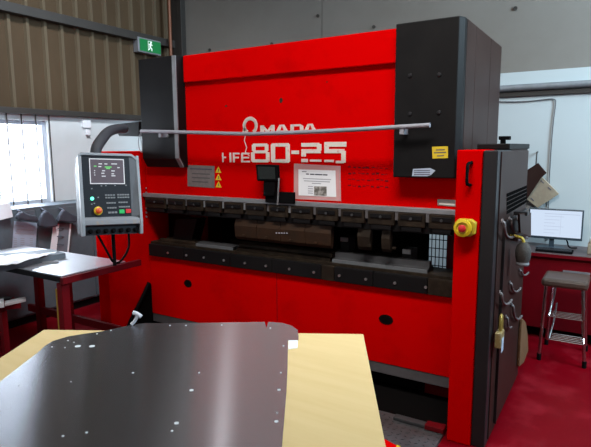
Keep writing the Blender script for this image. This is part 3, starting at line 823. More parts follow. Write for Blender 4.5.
obj('red_stop_key', MB().box(U(130, 212)-0.018, U(130, 212)+0.018, -0.012, -0.004, V(214), V(209.8)), 'redbutton', pn, bev=0.002)
obj('green_lamp', MB().lathe((U(91.8, 198.6), -0.004, V(198.6)), (0, -1, 0), [(0.012, 0), (0.012, 0.006), (0.008, 0.010), (0.001, 0.012)], 14), 'led', pn)
k0 = (U(98.5, 211), -0.004, V(211))
kb = obj('stop_collar', MB().lathe(k0, (0, -1, 0), [(0.029, 0), (0.029, 0.008), (0.02, 0.010)], 20), 'yellow', pn)
obj('stop_knob', MB().lathe((k0[0], -0.014, k0[2]), (0, -1, 0), [(0.012, 0), (0.012, 0.012), (0.021, 0.014), (0.021, 0.026), (0.014, 0.032), (0.002, 0.033)], 18), mat('orange_red_knob', (0.55, 0.07, 0.015), 0.35), kb, smooth=True)
# arm and cables, given in world coordinates -> child of the pendant through inverse matrix
bpy.context.view_layer.update()
inv = pn.matrix_world.inverted()
def local_child(name, mb, m, smooth=False):
    mb.b.transform(inv)
    return obj(name, mb, m, pn, smooth=smooth)
top = pn.matrix_world @ Vector((-0.08, 0.07, zt_-0.02))
arm_pts = [top, top+Vector((0.0, 0.005, 0.06)), CAM+_ray(102, 139)*3.58, CAM+_ray(108, 131.5)*3.75, CAM+_ray(117, 128.5)*4.0, CAM+_ray(124, 128.5)*4.2]
local_child('hose_arm', MB().tube(arm_pts, 0.036, 14, 2), 'hose', True)
e = CAM+_ray(120, 128.5)*4.2
bxp = onY(FY+0.02, 139.5, 130)
local_child('arm_bracket', MB().prism([onY(FY+0.06, 114, 124.5), onY(FY+0.06, 138.6, 121.5), onY(FY+0.06, 138.6, 136.5), onY(FY+0.06, 119, 136)], (0, 0.1, 0)), 'black')
bt = pn.matrix_world @ Vector((0.02, 0.09, zb_+0.01))
local_child('stalk', MB().cyl(bt, bt+Vector((0, 0, -0.22)), 0.012), 'rubber')
q0 = pn.matrix_world @ Vector((-0.09, 0.08, zb_+0.01)); q1 = pn.matrix_world @ Vector((0.13, 0.08, zb_+0.01))
local_child('cable', MB().tube([q0, q0+Vector((0.02, 0.04, -0.10)), (q0+q1)/2+Vector((-0.02, 0.02, -0.24)), q1+Vector((0.0, 0.0, -0.12)), q1], 0.008, 8, 3), 'rubber', True)

# ------------------------------------------------------------------ board table, tan board, sheet metal
ZB = 0.95
cA, cB = onZ(ZB, 44, 329.6), onZ(ZB, 363.3, 334)
ux = (cB-cA).normalized()
uy = Vector((ux.y, -ux.x, 0))                 # towards the camera
wd = (cB-cA).length
LEN = 1.55
tb_ = thing('workbench', 'workbench carrying the tan board and the sheet metal', 'workbench', ((cA+cB)/2+uy*0.8)*1.0-Vector((0, 0, ZB)))
def bp_(s, t, z): return cA+ux*(s*wd)+uy*t+Vector((0, 0, z-ZB))
obj('bench_top', MB().prism([bp_(0.06, 0.06, ZB-0.060), bp_(0.94, 0.06, ZB-0.060), bp_(0.94, LEN-0.05, ZB-0.060), bp_(0.06, LEN-0.05, ZB-0.060)], (0, 0, 0.041)), 'tool', tb_)
for s in (0.1, 0.88):
    for t in (0.12, LEN-0.15):
        c = bp_(s, t, 0)
        obj('leg', MB().prism([c+ux*a+uy*b_ for a, b_ in ((-0.03, -0.03), (0.03, -0.03), (0.03, 0.03), (-0.03, 0.03))], (0, 0, ZB-0.060)), 'basegrey', tb_)
single('fibreboard_sheet', MB().prism([bp_(0, 0, ZB-0.018), bp_(1, 0, ZB-0.018), bp_(1, LEN, ZB-0.018), bp_(0, LEN, ZB-0.018)], (0, 0, 0.018)), 'mdf',
       'tan fibreboard sheet lying under the grey sheet metal', 'board', bev=0.0015)

# metal sheet with holes: filled curve
ZS = ZB+0.0006
outl = [(39, 352), (45, 346.3), (53, 341.5), (68, 337), (84, 334.3), (101, 332), (118, 328.4), (132, 325.2), (145.5, 323.6), (180, 323.6), (222, 323), (264.8, 322.3), (266.5, 328.6), (268.3, 322.3),
        (282.7, 323.4), (292, 326.4), (297.7, 330.4), (298.5, 336), (298.5, 340.6), (288, 340.8), (287.5, 370), (286.5, 392), (282, 447), (280, 470), (276, 530)]
pts = [onZ(ZS, *q) for q in outl]
# near part, below the frame
back = pts[-1]
lft = onZ(ZS, 0, 382.5)
d_ = (lft-pts[0]).normalized()
pts += [bp_(0.66, LEN-0.02, ZS), bp_(0.12, LEN-0.02, ZS), lft+d_*0.35, lft]
holes = [(77.8, 346.9, 5.2), (92, 346.9, 5.2), (133, 373.6, 2.2), (191.5, 391, 4.0), (176.6, 424, 4.4), (172, 431.8, 2.4), (86.6, 433.5, 2.3), (63, 437, 2.3), (199.2, 373.4, 1.8), (68, 341.2, 1.6), (52, 347.6, 1.6),
         (65, 348.3, 1.4), (74, 343, 1.4), (97, 334.5, 1.6), (111, 331, 1.6), (170, 326, 1.7), (186, 326, 1.7), (221.8, 325.6, 1.3), (270.4, 328.6, 1.6), (283.5, 346.5, 1.7), (280.9, 373.4, 1.9),
         (279, 390.6, 3.4), (277.2, 413.6, 1.9), (276.4, 422.3, 3.9), (192, 391.5, 1.2), (71, 382.5, 1.2), (19, 386, 1.6), (28, 363.5, 1.4)]
cu = bpy.data.curves.new('sheet_outline', 'CURVE')
cu.dimensions = '2D'; cu.fill_mode = 'BOTH'
def spl(pp_):
    s_ = cu.splines.new('POLY'); s_.points.add(len(pp_)-1)
    for i, q in enumerate(pp_): s_.points[i].co = (q[0], q[1], 0, 1)
    s_.use_cyclic_u = True
spl(pts)
hl_ = []
for (px, py, w) in holes:
    c = onZ(ZS, px, py)
    r = w/2*(c-CAM).length/FPX
    hl_.append((c, r))
cu.extrude = 0.001
tmp = bpy.data.objects.new('tmp', cu)
COL.objects.link(tmp)
bpy.context.view_layer.update()
me = bpy.data.meshes.new_from_object(tmp.evaluated_get(bpy.context.evaluated_depsgraph_get()))
bpy.data.objects.remove(tmp)
me.name = 'metal_sheet'
me.transform(Matrix.Translation((0, 0, ZS+0.0012)))
for p in me.polygons: p.use_smooth = False
me.materials.clear(); me.materials.append(M['brushed'])
ms = bpy.data.objects.new('metal_sheet', me)
COL.objects.link(ms)
tag(ms, 'large grey brushed sheet metal part with small holes on the tan board', 'sheet metal')
for c, r in hl_:
    obj('press_insert', MB().lathe((c.x, c.y, ZS+0.0021), (0, 0, 1), [(r, 0), (r*0.97, 0.0012), (r*0.5, 0.0015), (r*0.45, 0.0006)], 16), 'sheetpart', ms)
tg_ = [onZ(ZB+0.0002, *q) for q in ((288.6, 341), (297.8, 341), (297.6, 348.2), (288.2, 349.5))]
single('painted_glint', MB().prism(tg_, (0, 0, 0.003)), mat('glint_white', (0.9, 0.93, 0.95), 0.5), 'small painted patch of reflected light in the notch at the corner of the sheet metal', 'tag')  # white patch that paints the bright light reflection in the notch
# small white T-shaped fitting standing at the far edge
zt0 = ZS+0.0025
f0 = onZ(zt0, 131.5, 325.8)
dv = f0-CAM
def FP(px, py): 
    d = _ray(px, py); return CAM+d*(dv.dot(_F))
tf = thing('air_nozzle', 'small pale T-shaped nozzle standing on the far edge of the sheet metal', 'nozzle', f0)
obj('stem', MB().tube([f0+Vector((0, 0, 0.006)), FP(134.5, 321.5), FP(137, 317), FP(137.8, 314.5)], 0.0065, 10, 1), mat('pale_plastic', (0.48, 0.50, 0.56), 0.4), tf, smooth=True)
obj('head', MB().tube([FP(133, 312.8), FP(136, 313.2), FP(139, 315), FP(141.3, 316.8)], 0.0085, 10, 1), mat('pale_plastic_head', (0.50, 0.52, 0.58), 0.4), tf, smooth=True)

# ------------------------------------------------------------------ left corner: cupboard, red table, papers
XCB = -4.72
zcb = onX(XCB, 30, 207.5).z
cbd = thing('wall_cupboard', 'dark slate low cupboard along the wall under the barred window', 'cupboard', ((XL+XCB)/2, 3.4, 0))
cy0, cy1 = 1.7, 4.2
obj('body', MB().box(XL+0.002, XCB, cy0, cy1, 0.08, zcb), 'locker', cbd, bev=0.005)
obj('plinth', MB().box(XL+0.002, XCB-0.03, cy0, cy1, 0.0, 0.08), 'black', cbd)
for k in range(4):
    a = cy0+(cy1-cy0)*k/4+0.01; c = cy0+(cy1-cy0)*(k+1)/4-0.01
    dr = obj('door', MB().box(XCB, XCB+0.012, a, c, 0.1, zcb-0.03), 'locker', cbd, bev=0.003)
    obj('door_knob', MB().cyl((XCB+0.012, a+0.05, 0.62), (XCB+0.03, a+0.05, 0.62), 0.009), 'silver', dr)
XP = XCB+0.016
def onwall(name, quad, m, th, lab, cat, xv=XP):
    return single(name, MB().prism([onX(xv, *q) for q in quad], (th, 0, 0)), m, lab, cat)
nt = thing('notice_sheet', 'white printed sheet pinned to the dark cupboard', 'paper', onX(XP, 24, 252))
obj('paper', MB().prism([onX(XP, *q) for q in ((14, 221), (37.2, 223), (35.2, 252), (11.8, 250.6))], (0.002, 0, 0)), 'paper', nt)
tl = MB()
for (a, c, d) in ((15.5, 24, 225), (17, 34, 229), (15, 34, 233)):
    tl.prism([onX(XP+0.0022, *q) for q in ((a, d), (c, d+0.8), (c, d+1.9), (a, d+1.1))], (0.0006, 0, 0))
for r_ in range(6):
    for (a, c) in ((14, 17), (20.5, 24.5), (30, 33)):
        d = 238+r_*2
        tl.prism([onX(XP+0.0022, *q) for q in ((a, d), (c, d+0.2), (c, d+1.1), (a, d+0.9))], (0.0006, 0, 0))
obj('text_lines', tl, 'inkgrey', nt)
rbn = thing('ring_binder', 'open ring binder with white pages propped against the dark cupboard', 'binder', onX(XP, 60, 254))
obj('cover', MB().prism([onX(XP, *q) for q in ((56, 222.4), (71, 223), (68.5, 254), (50, 253.6))], (0.03, 0, 0)), 'basegrey', rbn)
obj('page_left', MB().prism([onX(XP+0.031, *q) for q in ((53, 225), (59.3, 224), (56, 253), (49.6, 253.2))], (0.004, 0, 0)), 'white', rbn)
obj('page_right', MB().prism([onX(XP+0.031, *q) for q in ((60, 224), (69.8, 224), (67, 253.5), (57, 253.2))], (0.004, 0, 0)), mat('grey_page', (0.15, 0.175, 0.21), 0.7), rbn, label='grey right page')  # right page in one even dark grey-blue
obj('page_edge', MB().prism([onX(XP+0.036, *q) for q in ((69.8, 223.6), (71.2, 223.4), (68.4, 253.8), (67, 253.6))], (0.003, 0, 0)), 'white', rbn)
for d in (228.5, 236.5, 244.5):
    obj('ring', MB().tube([onX(XP+0.038, 57, d), onX(XP+0.055, 59, d-0.3), onX(XP+0.055, 61, d-0.1), onX(XP+0.038, 63.5, d+0.3)], 0.004, 6), 'ink', rbn)
# dark bags hanging in front of the cupboard
def bag(name, outline, lab):
    m = MB()
    xs_ = XP+0.045
    pts_ = [onX(xs_, *q) for q in outline]
    m.prism(pts_, (0.05, 0, 0))
    bmesh.ops.subdivide_edges(m.b, edges=m.b.edges[:], cuts=1)
    o = thing(name, lab, 'bag', (xs_, pts_[0].y, min(q.z for q in pts_)), 'dark cloth bags hung along the cupboard')
    obj('cloth', m, 'bag', o, bev=0.02)
    t = pts_[0]
    obj('strap', MB().tube([t+Vector((0.02, 0.01, -0.02)), t+Vector((0.0, 0, 0.0)), (XP, t.y, t.z+0.012)], 0.008, 6, 1), 'bag', o)
bag('cloth_bag', [(44, 210), (50, 214), (54, 221), (56, 226), (45, 228), (36, 226), (38, 217), (41, 212)], 'dark cloth bag hanging at the middle of the cupboard below the sill')
bag('cloth_bag', [(62, 209), (68, 213), (77, 217.5), (74, 222), (66, 222), (55, 221), (57, 215), (60, 211)], 'dark flat cloth bag hanging beside the control panel')
bag('cloth_bag', [(20, 211), (26, 214), (35, 216), (37, 222), (26, 221), (14, 219), (15, 214)], 'dark cloth bag hanging nearest the white card box')
q = [onX(XP+0.06, *t) for t in ((-14, 204), (10, 203), (13.5, 217), (-14, 224))]
single('card_box', MB().prism(q, (-0.058, 0, 0)), 'white', 'white card box at the left edge under the barred window', 'box', bev=0.004)

# red table with sheet metal top
ZT = 0.80
tA, tB = onZ(ZT, 61, 276), onZ(ZT, 108, 262.5)
tC = Vector((-4.45, tA.y-0.05, ZT))
tl_ = thing('red_table', 'red steel table with galvanised top left of the press', 'table', (-3.85, 2.4, 0))
ty0, ty1, tx0, tx1 = tA.y, 2.70, -4.50, tA.x
obj('table_top', MB().box(tx0, tx1, ty0, ty1, ZT-0.006, ZT), 'tabletop', tl_)
fr = MB().box(tx1, tx1+0.035, ty0-0.01, ty1+0.13, ZT-0.055, ZT-0.008).box(tx0, tx1, ty1-0.03, ty1, ZT-0.055, ZT-0.0065)
obj('frame', fr, 'darkred', tl_, bev=0.003)
obj('front_rail', MB().box(tx0, tx1, ty0-0.01, ty0+0.02, ZT-0.03, ZT-0.0065).box(tx0, tx1, ty0+0.021, ty0+0.05, ZT-0.055, ZT-0.0065), 'black', tl_, label='dark front rail')
def tleg(x, y_): obj('leg', MB().box(x-0.03, x+0.03, y_-0.03, y_+0.03, 0, ZT-0.056), 'darkred', tl_, bev=0.004)
tleg(tx1-0.03, ty0+0.03); tleg(onY(ty1-0.03, 68, 300).x, ty1-0.03)
xl_ = onY(ty1-0.03, 40, 300).x
tleg(xl_, ty1-0.03); tleg(tx0+0.05, ty0+0.03)
obj('yellow_strip', MB().box(tx1-0.075, tx1-0.06, ty0, ty0+0.05, 0.1, ZT-0.10), mat('ochre_tape', (0.30, 0.19, 0.02), 0.6), tl_)
obj('lower_rail', MB().box(tx0+0.05, tx1-0.06, ty1-0.05, ty1-0.02, 0.22, 0.28).box(tx1-0.05, tx1-0.02, ty0+0.06, ty1-0.06, 0.22, 0.28), 'darkred', tl_)
# paper tray
zt1 = ZT+0.055
tr = thing('paper_tray', 'dark flat tray heaped with white papers on the red table', 'tray', (-3.9, 2.3, ZT))
trq = [onZ(ZT+0.0003, *t) for t in ((-20, 277), (20, 268), (66, 257.8), (52, 253.5), (0, 259), (-25, 263))]
obj('tray', MB().prism(trq, (0, 0, 0.04)), 'locker', tr, bev=0.004)
def crumple(name, quad, z, m, par, seed, amp=0.012, n=10):
    rnd = random.Random(seed)
    A_, B_, C_, D_ = quad
    g = MB()
    vv = {}
    for i in range(n+1):
        for j in range(n+1):
            s, t = i/n, j/n
            p_ = (A_*(1-s)+B_*s)*(1-t)+(D_*(1-s)+C_*s)*t
            vv[i, j] = g.b.verts.new((p_.x, p_.y, z+rnd.random()*amp+0.01*math.sin(5*s+seed)**2))
    for i in range(n):
        for j in range(n):
            g.b.faces.new((vv[i, j], vv[i+1, j], vv[i+1, j+1], vv[i, j+1]))
    o = obj(name, g, m, par)
    md = o.modifiers.new('solid', 'SOLIDIFY'); md.thickness = 0.002; md.offset = 1
    return o
pq = [onZ(ZT+0.043, *t) for t in ((-18, 271), (30, 261.5), (57, 253.6), (0, 256.5))]
o1 = crumple('loose_papers', pq, ZT+0.0425, 'white', None, 3)
tag(o1, 'crumpled white papers heaped on the dark tray', 'papers')
sc_ = onZ(ZT+0.002, 50, 263)
single('steel_ruler', MB().prism([onZ(ZT+0.0003, *t) for t in ((42, 263.2), (58, 261.6), (58.5, 263), (42.4, 264.6))], (0, 0, 0.012)), 'silver', 'short pale bar lying on the galvanised table top', 'bar')
# low red shelf at the frame edge
ZSH = 0.52
shq = [onZ(ZSH, *t) for t in ((-30, 309), (21, 303), (14, 297), (-30, 300))]
rs = thing('red_shelf', 'low dark red trolley shelf at the left edge holding zinc strips', 'shelf', (shq[0].x, shq[0].y, 0))
obj('shelf_board', MB().prism([p_-Vector((0, 0, 0.04)) for p_ in shq], (0, 0, 0.04)), 'darkred', rs, bev=0.003)
for p_ in (shq[0], shq[3], (shq[1]+shq[0])/2):
    obj('leg', MB().box(p_.x-0.02+0.03, p_.x+0.02+0.03, p_.y+0.01, p_.y+0.05, 0, ZSH-0.041), 'darkred', rs)
def strip(t, th, lab, m='sheetpart', z=ZSH+0.0005):
    single('zinc_strip', MB().prism([onZ(z, *k) for k in t], (0, 0, th)), m, lab, 'metal strip', 'zinc strips on the low red shelf', bev=0.002)
strip([(5, 306.5), (26, 301.5), (25.5, 299), (5, 303.5)], 0.02, 'longest zinc strip on the low red shelf, its tip overhanging the edge')
strip([(-20, 310), (4.5, 307.5), (4, 303), (-20, 304)], 0.035, 'bright zinc block at the left edge on the low red shelf')
strip([(-10, 301.5), (10, 299.8), (12, 297.8), (-8, 298.6)], 0.012, 'thin dull strip behind the bright zinc block on the red shelf', 'die')

# ------------------------------------------------------------------ hung on the side of the right guard column
XH = XS+0.0157
def hook(label, pts_, r=0.007, out=0.014):
    t = thing('steel_hook', label, 'hook', onX(XH+0.02, *pts_[0]), 'steel hooks on the cabinet side')
    path = [onX(XH+out, *q) for q in pts_]
    a = path[0]
    obj('rod', MB().tube([(XH, a.y, a.z+0.005)]+path, r, 9, 2), 'hookpink', t, smooth=True)
    obj('eye', MB().lathe((XH, a.y, a.z+0.005), (1, 0, 0), [(r*2, 0), (r*2, 0.006), (r, 0.008)], 12), 'hookpink', t)
hook('large curved steel hook at the upper left of the cabinet side', [(504.5, 222.5), (504.3, 230), (506.5, 236.5), (511, 238), (514.5, 236)], 0.008)
hook('second large curved steel hook, just right of the upper left one', [(511.5, 220), (511.3, 226), (513, 231.5), (516, 233.5), (519, 232)], 0.007, 0.014)
hook('straight short steel hook at the top near the clipboard', [(519.5, 220), (519.5, 227), (519.8, 231), (521.5, 231.6)], 0.008)
hook('thin curved hook at mid height, furthest left on the cabinet side', [(502, 294), (501.8, 300), (504, 304), (508, 304.5), (511.5, 300)], 0.0075)
hook('thin curved hook above the lowest ones, under the grey brush', [(511.8, 284), (512, 289), (514.5, 292), (518, 291.5), (520.5, 288)], 0.007)
hook('thin curved hook close to the red desk, under the grey brush', [(521.5, 271), (522.5, 274.5), (525.5, 275.5), (528.5, 272.5)], 0.006)
hook('lowest long steel hook beside the tan paper bag', [(513.5, 306), (513.5, 314), (515.5, 319), (519, 319.5), (521.5, 316)], 0.008)
hook('lowest thin hook above the brass padlock', [(508, 318), (507.6, 324), (509, 328.5), (511.5, 327)], 0.006)
cbq = [onX(XH+0.05, *t) for t in ((517.5, 214), (529, 212.5), (529, 237), (518.5, 232.5))]
cb = thing('hanging_clipboard', 'dark brown clipboard hanging at the far edge of the cabinet side', 'clipboard', cbq[3])
obj('board', MB().prism(cbq, (0.012, 0, 0)), 'brownblack', cb)
obj('clip', MB().box(XH, XH+0.075, (cbq[0].y+cbq[1].y)/2-0.03, (cbq[0].y+cbq[1].y)/2+0.03, cbq[0].z-0.03, cbq[0].z-0.01), 'charcoal', cb)
gb_ = onX(XH+0.07, 523, 255)
br = thing('round_brush', 'grey round wire brush hanging below the clipboard', 'brush', gb_)
obj('brush_head', MB().lathe(gb_+Vector((0, 0, 0.075)), (0, 0, -1), [(0.015, 0), (0.034, 0.018), (0.043, 0.05), (0.042, 0.085), (0.034, 0.115), (0.02, 0.12)], 20), mat('grey_bristle', (0.040, 0.034, 0.030), 0.8, var=0.7, scale=50, bump=0.8, bscale=120), br, smooth=True)
obj('bristle_ring', MB().lathe(gb_+Vector((0, 0, -0.04)), (0, 0, -1), [(0.034, 0), (0.036, 0.012), (0.032, 0.02)], 20), 'silver', br)
obj('handle', MB().tube([gb_+Vector((0, 0, 0.07)), gb_+Vector((-0.005, 0, 0.095)), (XH+0.03, gb_.y, gb_.z+0.105), (XS+0.0122, gb_.y, gb_.z+0.11)], 0.009, 10, 1), 'estopyellow', br, smooth=True)
gk = [onX(XH+0.02, *t) for t in ((515.5, 234.5), (526, 233.5), (526, 239), (516, 241.5))]
single('grey_clamp', MB().prism([Vector((XH, v.y, v.z)) for v in gk], (0.035, 0, 0)), 'hookpink', 'grey clamp body between the curved hooks and the clipboard', 'clamp', bev=0.008)
# padlock
lk = onX(XH+0.02, 500.5, 341)
pl = thing('padlock', 'brass padlock with pale tag hanging low on the cabinet side', 'padlock', lk)
obj('body', MB().box(XS+0.0122, XH+0.03, lk.y-0.045, lk.y+0.05, lk.z-0.03, lk.z+0.055), mat('worn_brass_body', (0.22, 0.16, 0.06), 0.5, 0.2, var=0.5, scale=30, col2=(0.45, 0.42, 0.3)), pl, bev=0.005)
obj('shackle', MB().tube([(XH+0.015, lk.y+0.005, lk.z+0.05), (XH+0.015, lk.y+0.005, lk.z+0.12), (XH+0.012, lk.y+0.03, lk.z+0.14), (XH+0.015, lk.y+0.045, lk.z+0.12), (XH+0.015, lk.y+0.045, lk.z+0.05)], 0.009, 8, 1), 'brass', pl, smooth=True)
obj('tag', MB().box(XH+0.031, XH+0.033, lk.y-0.035, lk.y+0.02, lk.z-0.055, lk.z+0.02), 'paper', pl)
# tan paper bag
bgq = [(519.5, 318), (523, 322), (525, 336), (525.5, 350), (521, 362), (516.5, 366), (517.5, 345), (518.5, 330)]
single('paper_bag', MB().prism([onX(XS+0.0125, *t) for t in bgq], (0.02, 0, 0)), 'tan', 'long tan paper bag hanging at the far lower edge of the cabinet side', 'bag', bev=0.005)
# small black knob on the lid behind
kb_ = onY(ycab-0.1, 503, 141)
single('black_fitting', MB().box(RX2-0.155, RX2-0.125, ycab-0.14, ycab-0.10, zcab+0.0335, zcab+0.060).box(RX2-0.165, RX2-0.095, ycab-0.145, ycab-0.095, zcab+0.060, zcab+0.085), 'rubber', 'small black fitting on the lid of the right cabinet', 'fitting', bev=0.004)

# ------------------------------------------------------------------ desk corner
YDK = 4.85
zdk = onY(YDK, 560, 254).z
dk = thing('red_desk', 'crimson desk against the white back wall', 'desk', (0.2, YDK, 0))
dx0, dx1 = -0.80, 1.1
obj('desk_top', MB().box(dx0, dx1, YDK-0.02, YB-0.021, zdk-0.03, zdk), mat('dark_laminate', (0.06, 0.035, 0.035), 0.35), dk, bev=0.004)
obj('edge_band', MB().box(dx0, dx1, YDK-0.024, YDK-0.0205, zdk-0.032, zdk-0.006), 'deskred', dk)
obj('front_panel', MB().box(dx0, dx1, YDK, YDK+0.02, 0.10, zdk-0.031), 'deskred', dk)
for x in (dx0, -0.02, dx1-0.02):
    obj('side_panel', MB().box(x, x+0.02, YDK+0.021, YB-0.03, 0, zdk-0.031), 'deskred', dk)
ra_ = onY(YDK, 563, 271)
obj('drawer_rail', MB().box(ra_.x, ra_.x+0.20, YDK-0.012, YDK, ra_.z-0.01, ra_.z+0.008), 'silver', dk)
# monitor
YM = 5.10
m0, m1 = onY(YM, 528.3, 220), onY(YM, 583.5, 220)
mzt, mzb = onY(YM, 550, 208.8).z, onY(YM, 550, 239).z
mo = thing('computer_monitor', 'wide computer monitor with lit white screen on the crimson desk', 'monitor', ((m0.x+m1.x)/2, YM, zdk))
obj('casing', MB().box(m0.x, m1.x, YM, YM+0.035, mzb, mzt), 'monitor', mo, bev=0.004)
sc1 = obj('screen', MB().box(m0.x+0.012, m1.x-0.012, YM-0.002, YM, mzb+0.022, mzt-0.012), 'monscreen', mo)
sl_ = MB()
wM, hM = m1.x-m0.x, mzt-mzb
for k in range(6):
    z = mzb+hM*(0.2+0.11*k)
    sl_.box(m0.x+wM*0.30, m0.x+wM*(0.5+0.08*(k % 3)), YM-0.003, YM-0.002, z, z+0.004)
sl_.box(m0.x+wM*0.60, m0.x+wM*0.606, YM-0.003, YM-0.002, mzb+hM*0.15, mzt-hM*0.2).box(m0.x+wM*0.3, m1.x-wM*0.06, YM-0.003, YM-0.002, mzt-hM*0.17, mzt-hM*0.15)
obj('screen_content', sl_, 'monline', sc1)
mc = (m0.x+m1.x)/2-0.02
obj('neck', MB().box(mc-0.02, mc+0.02, YM+0.012, YM+0.03, zdk+0.012, mzb+0.05), 'monitor', mo)
obj('foot', MB().prism([(mc-0.12, YM-0.06, zdk), (mc+0.12, YM-0.06, zdk), (mc+0.09, YM+0.10, zdk), (mc-0.09, YM+0.10, zdk)], (0, 0, 0.012)), 'monitor', mo, bev=0.004)
kbx0, kbx1 = onY(4.93, 536, 249).x, onY(4.93, 573, 251).x
kbd = thing('keyboard', 'dark computer keyboard on the desk before the monitor', 'keyboard', (kbx0, 4.93, zdk))
obj('body', MB().box(kbx0, kbx1, 4.88, 5.02, zdk, zdk+0.016), 'rubber', kbd, bev=0.004)
kk = MB()
for i in range(14):
    for j in range(4):
        x = kbx0+0.012+i*(kbx1-kbx0-0.02)/14
        kk.box(x, x+0.016, 4.89+j*0.031, 4.913+j*0.031, zdk+0.0165, zdk+0.021)
obj('keys', kk, 'charcoal', kbd)
single('monitor_cable', MB().tube([(m1.x-0.12, YM+0.02, mzb-0.007), (m1.x-0.115, YM+0.03, zdk+0.07), (m1.x-0.10, YM+0.03, zdk+0.008), (m1.x-0.04, YM+0.08, zdk+0.007)], 0.006, 8, 2), 'rubber', 'black cable dropping from the monitor to the desk', 'cable', smooth=True)
bx_ = onY(5.0, 592, 245)
single('dark_box', MB().box(bx_.x-0.03, bx_.x+0.10, 4.96, 5.1, zdk, zdk+0.085).box(bx_.x-0.02, bx_.x+0.09, 4.97, 5.09, zdk+0.085, zdk+0.115), 'board', 'small brown box at the right edge of the desk', 'box', bev=0.005)

# boards hanging on the back wall
def hung(quad, yv, th, m, label, name='hanging_board', marks=()):
    pts_ = [onY(yv, *q) for q in quad]
    t = thing(name, label, 'board', pts_[0], 'boards hanging on the white wall')
    bo = obj('board', MB().prism(pts_, (0, th, 0)), m, t, bev=0.003)
    for (a, c) in marks:
        q = onY(yv-0.001, a, c)
        obj('slot', MB().prism([(q.x-0.016, yv, q.z+0.012), (q.x-0.01, yv, q.z+0.016), (q.x+0.016, yv, q.z-0.010), (q.x+0.010, yv, q.z-0.014)], (0, -0.002, 0)), 'ink', bo)
    return t
h1 = hung([(537.5, 172.5), (559, 194), (537.5, 208), (526, 199), (528.5, 190)], YB-0.075, 0.035, 'board', 'brown square board with slots hanging cornerwise on the white wall', marks=((542.3, 182), (549.5, 188.8), (532.3, 199.5)))
h2 = hung([(538, 163), (546.5, 173), (541, 178), (529, 196), (526, 200), (527, 170)], YB-0.12, 0.03, 'brownblack', 'dark board hanging in front of the brown square one')
hk = onY(YB-0.02, 538, 152)
single('wall_hook', MB().tube([(hk.x, YB-0.021, hk.z), (hk.x, YB-0.10, hk.z), (hk.x, YB-0.105, hk.z-0.10), (hk.x, YB-0.10, hk.z-0.115), (hk.x, YB-0.07, hk.z-0.12)], 0.006, 8, 1), 'steelframe', 'thin steel hook in the white wall holding the hanging boards', 'hook', smooth=True)

# stool
zst_, xs0, xs1, sy0, sy1 = 0.625, -0.435, -0.10, 4.36, 4.68
a0 = onY(sy0, 541, 283).x; a1 = onY(sy0, 588.5, 288).x
szt = onY(sy0, 560, 280).z; szb = onY(sy0, 560, 288.5).z
sl = thing('step_stool', 'chrome step stool with brown vinyl seat by the desk', 'stool', ((a0+a1)/2, (sy0+sy1)/2, 0))
obj('seat', MB().box(a0, a1, sy0, sy1, szb, szt), 'vinyl', sl, bev=0.022)
def sleg(x0, y0, x1, y1):
    l_ = obj('leg', MB().tube([(x0, y0, szb+0.005), (x0+(x1-x0)*0.5, y0+(y1-y0)*0.5, szb*0.5), (x1, y1, 0.02)], 0.0125, 10), 'chrome', sl, smooth=True)
    obj('foot', MB().cyl((x1, y1, 0), (x1, y1, 0.05), 0.016), 'rubber', l_)
sleg(a0+0.035, sy0+0.03, onZ(0, 539.6, 357).x, sy0-0.01); sleg(a1-0.035, sy0+0.03, onZ(0, 583, 364.5).x+0.01, sy0-0.01)
sleg(a0+0.06, sy1-0.03, a0+0.03, sy1+0.05); sleg(a1-0.03, sy1-0.03, a1+0.0, sy1+0.05)
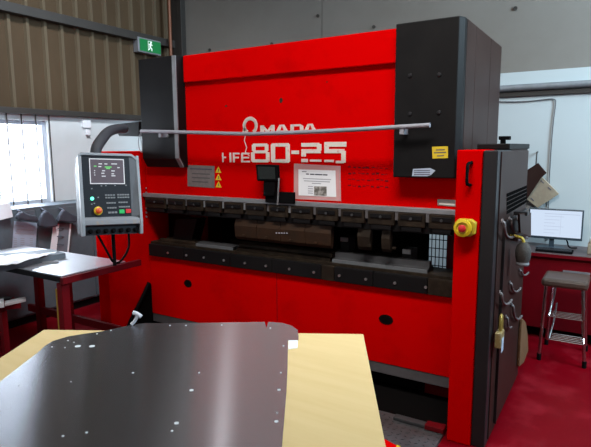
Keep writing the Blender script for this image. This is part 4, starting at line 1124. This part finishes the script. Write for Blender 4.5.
for (py0, py1, yy) in ((316, 321, sy0+0.0), (339, 347, sy0-0.04)):
    p0, p1 = onY(yy, 548.5, py0), onY(yy, 583.5, py0+4)
    z = p0.z
    g = MB()
    for k in range(5):
        g.cyl((p0.x, yy+k*0.038, z), (p1.x, yy+k*0.038, z), 0.0045, n=8)
    for x in (p0.x, p1.x):
        g.cyl((x, yy-0.004, z), (x, yy+0.17, z), 0.008, n=8)
    stp = obj('step', g, 'chrome', sl, smooth=True)
    for xa, xb in ((p0.x, p0.x+0.03), (p1.x, p1.x-0.03)):
        obj('step_strut', MB().tube([(xa, yy+0.01, z), ((xa+2*xb)/3, yy+0.1, z+0.11), (xb, sy0+0.12, min(z+0.25, szb))], 0.007, 8), 'chrome', stp, smooth=True)

for o in list(bpy.data.objects):
    if '_local' in o: del o['_local']

# ------------------------------------------------------------------ light
W = bpy.data.worlds.new('sky'); S.world = W
W.use_nodes = True
bg = W.node_tree.nodes['Background']
bg.inputs['Color'].default_value = (0.80, 0.88, 1.0, 1)
bg.inputs['Strength'].default_value = 10.0
def area(name, loc, target, sx, sy, power, col=(1, 1, 1), spread=180):
    l = bpy.data.lights.new(name, 'AREA'); l.shape = 'RECTANGLE'; l.size = sx; l.size_y = sy
    l.energy = power; l.color = col; l.spread = math.radians(spread)
    o = bpy.data.objects.new(name, l); COL.objects.link(o)
    o.location = loc
    o.rotation_euler = (Vector(target)-Vector(loc)).to_track_quat('-Z', 'Y').to_euler()
    return o
area('door_daylight', (-2.0, -2.8, 2.5), (-1.6, 3.2, 1.2), 3.4, 2.6, 45, (1.0, 0.97, 0.93))
area('side_daylight', (2.65, 4.0, 3.5), (-0.3, 5.35, 2.9), 1.8, 2.0, 560, (0.62, 0.85, 1.0))
area('window_daylight', (XL-0.02, (wy0+wy1)/2, (wz0+wz1)/2), (-3.0, 2.5, 0.9), 1.0, 0.7, 34, (0.74, 0.87, 1.0))
area('ceiling_lamp', (-0.75, 1.1, 4.6), (-1.3, 3.0, 1.5), 2.6, 0.5, 66, (1.0, 0.97, 0.92), 92)
area('left_wall_fill', (-2.6, 2.3, 4.3), (-5.0, 3.4, 1.9), 1.2, 0.4, 42, (0.86, 0.94, 1.0), 92)  # added unseen fill light that brightens the left wall
area('sheet_streak_fill', (-3.68, 4.2, 4.45), (-0.8, 1.0, 0.95), 0.14, 0.3, 0.16, (1.0, 0.98, 0.97), 50)  # unseen light added to draw the bright streak on the sheet metal

S.view_settings.view_transform = 'Standard'
S.view_settings.look = 'None'
S.view_settings.exposure = 0.0
S.view_settings.gamma = 1.0
S.view_settings.use_curve_mapping = False
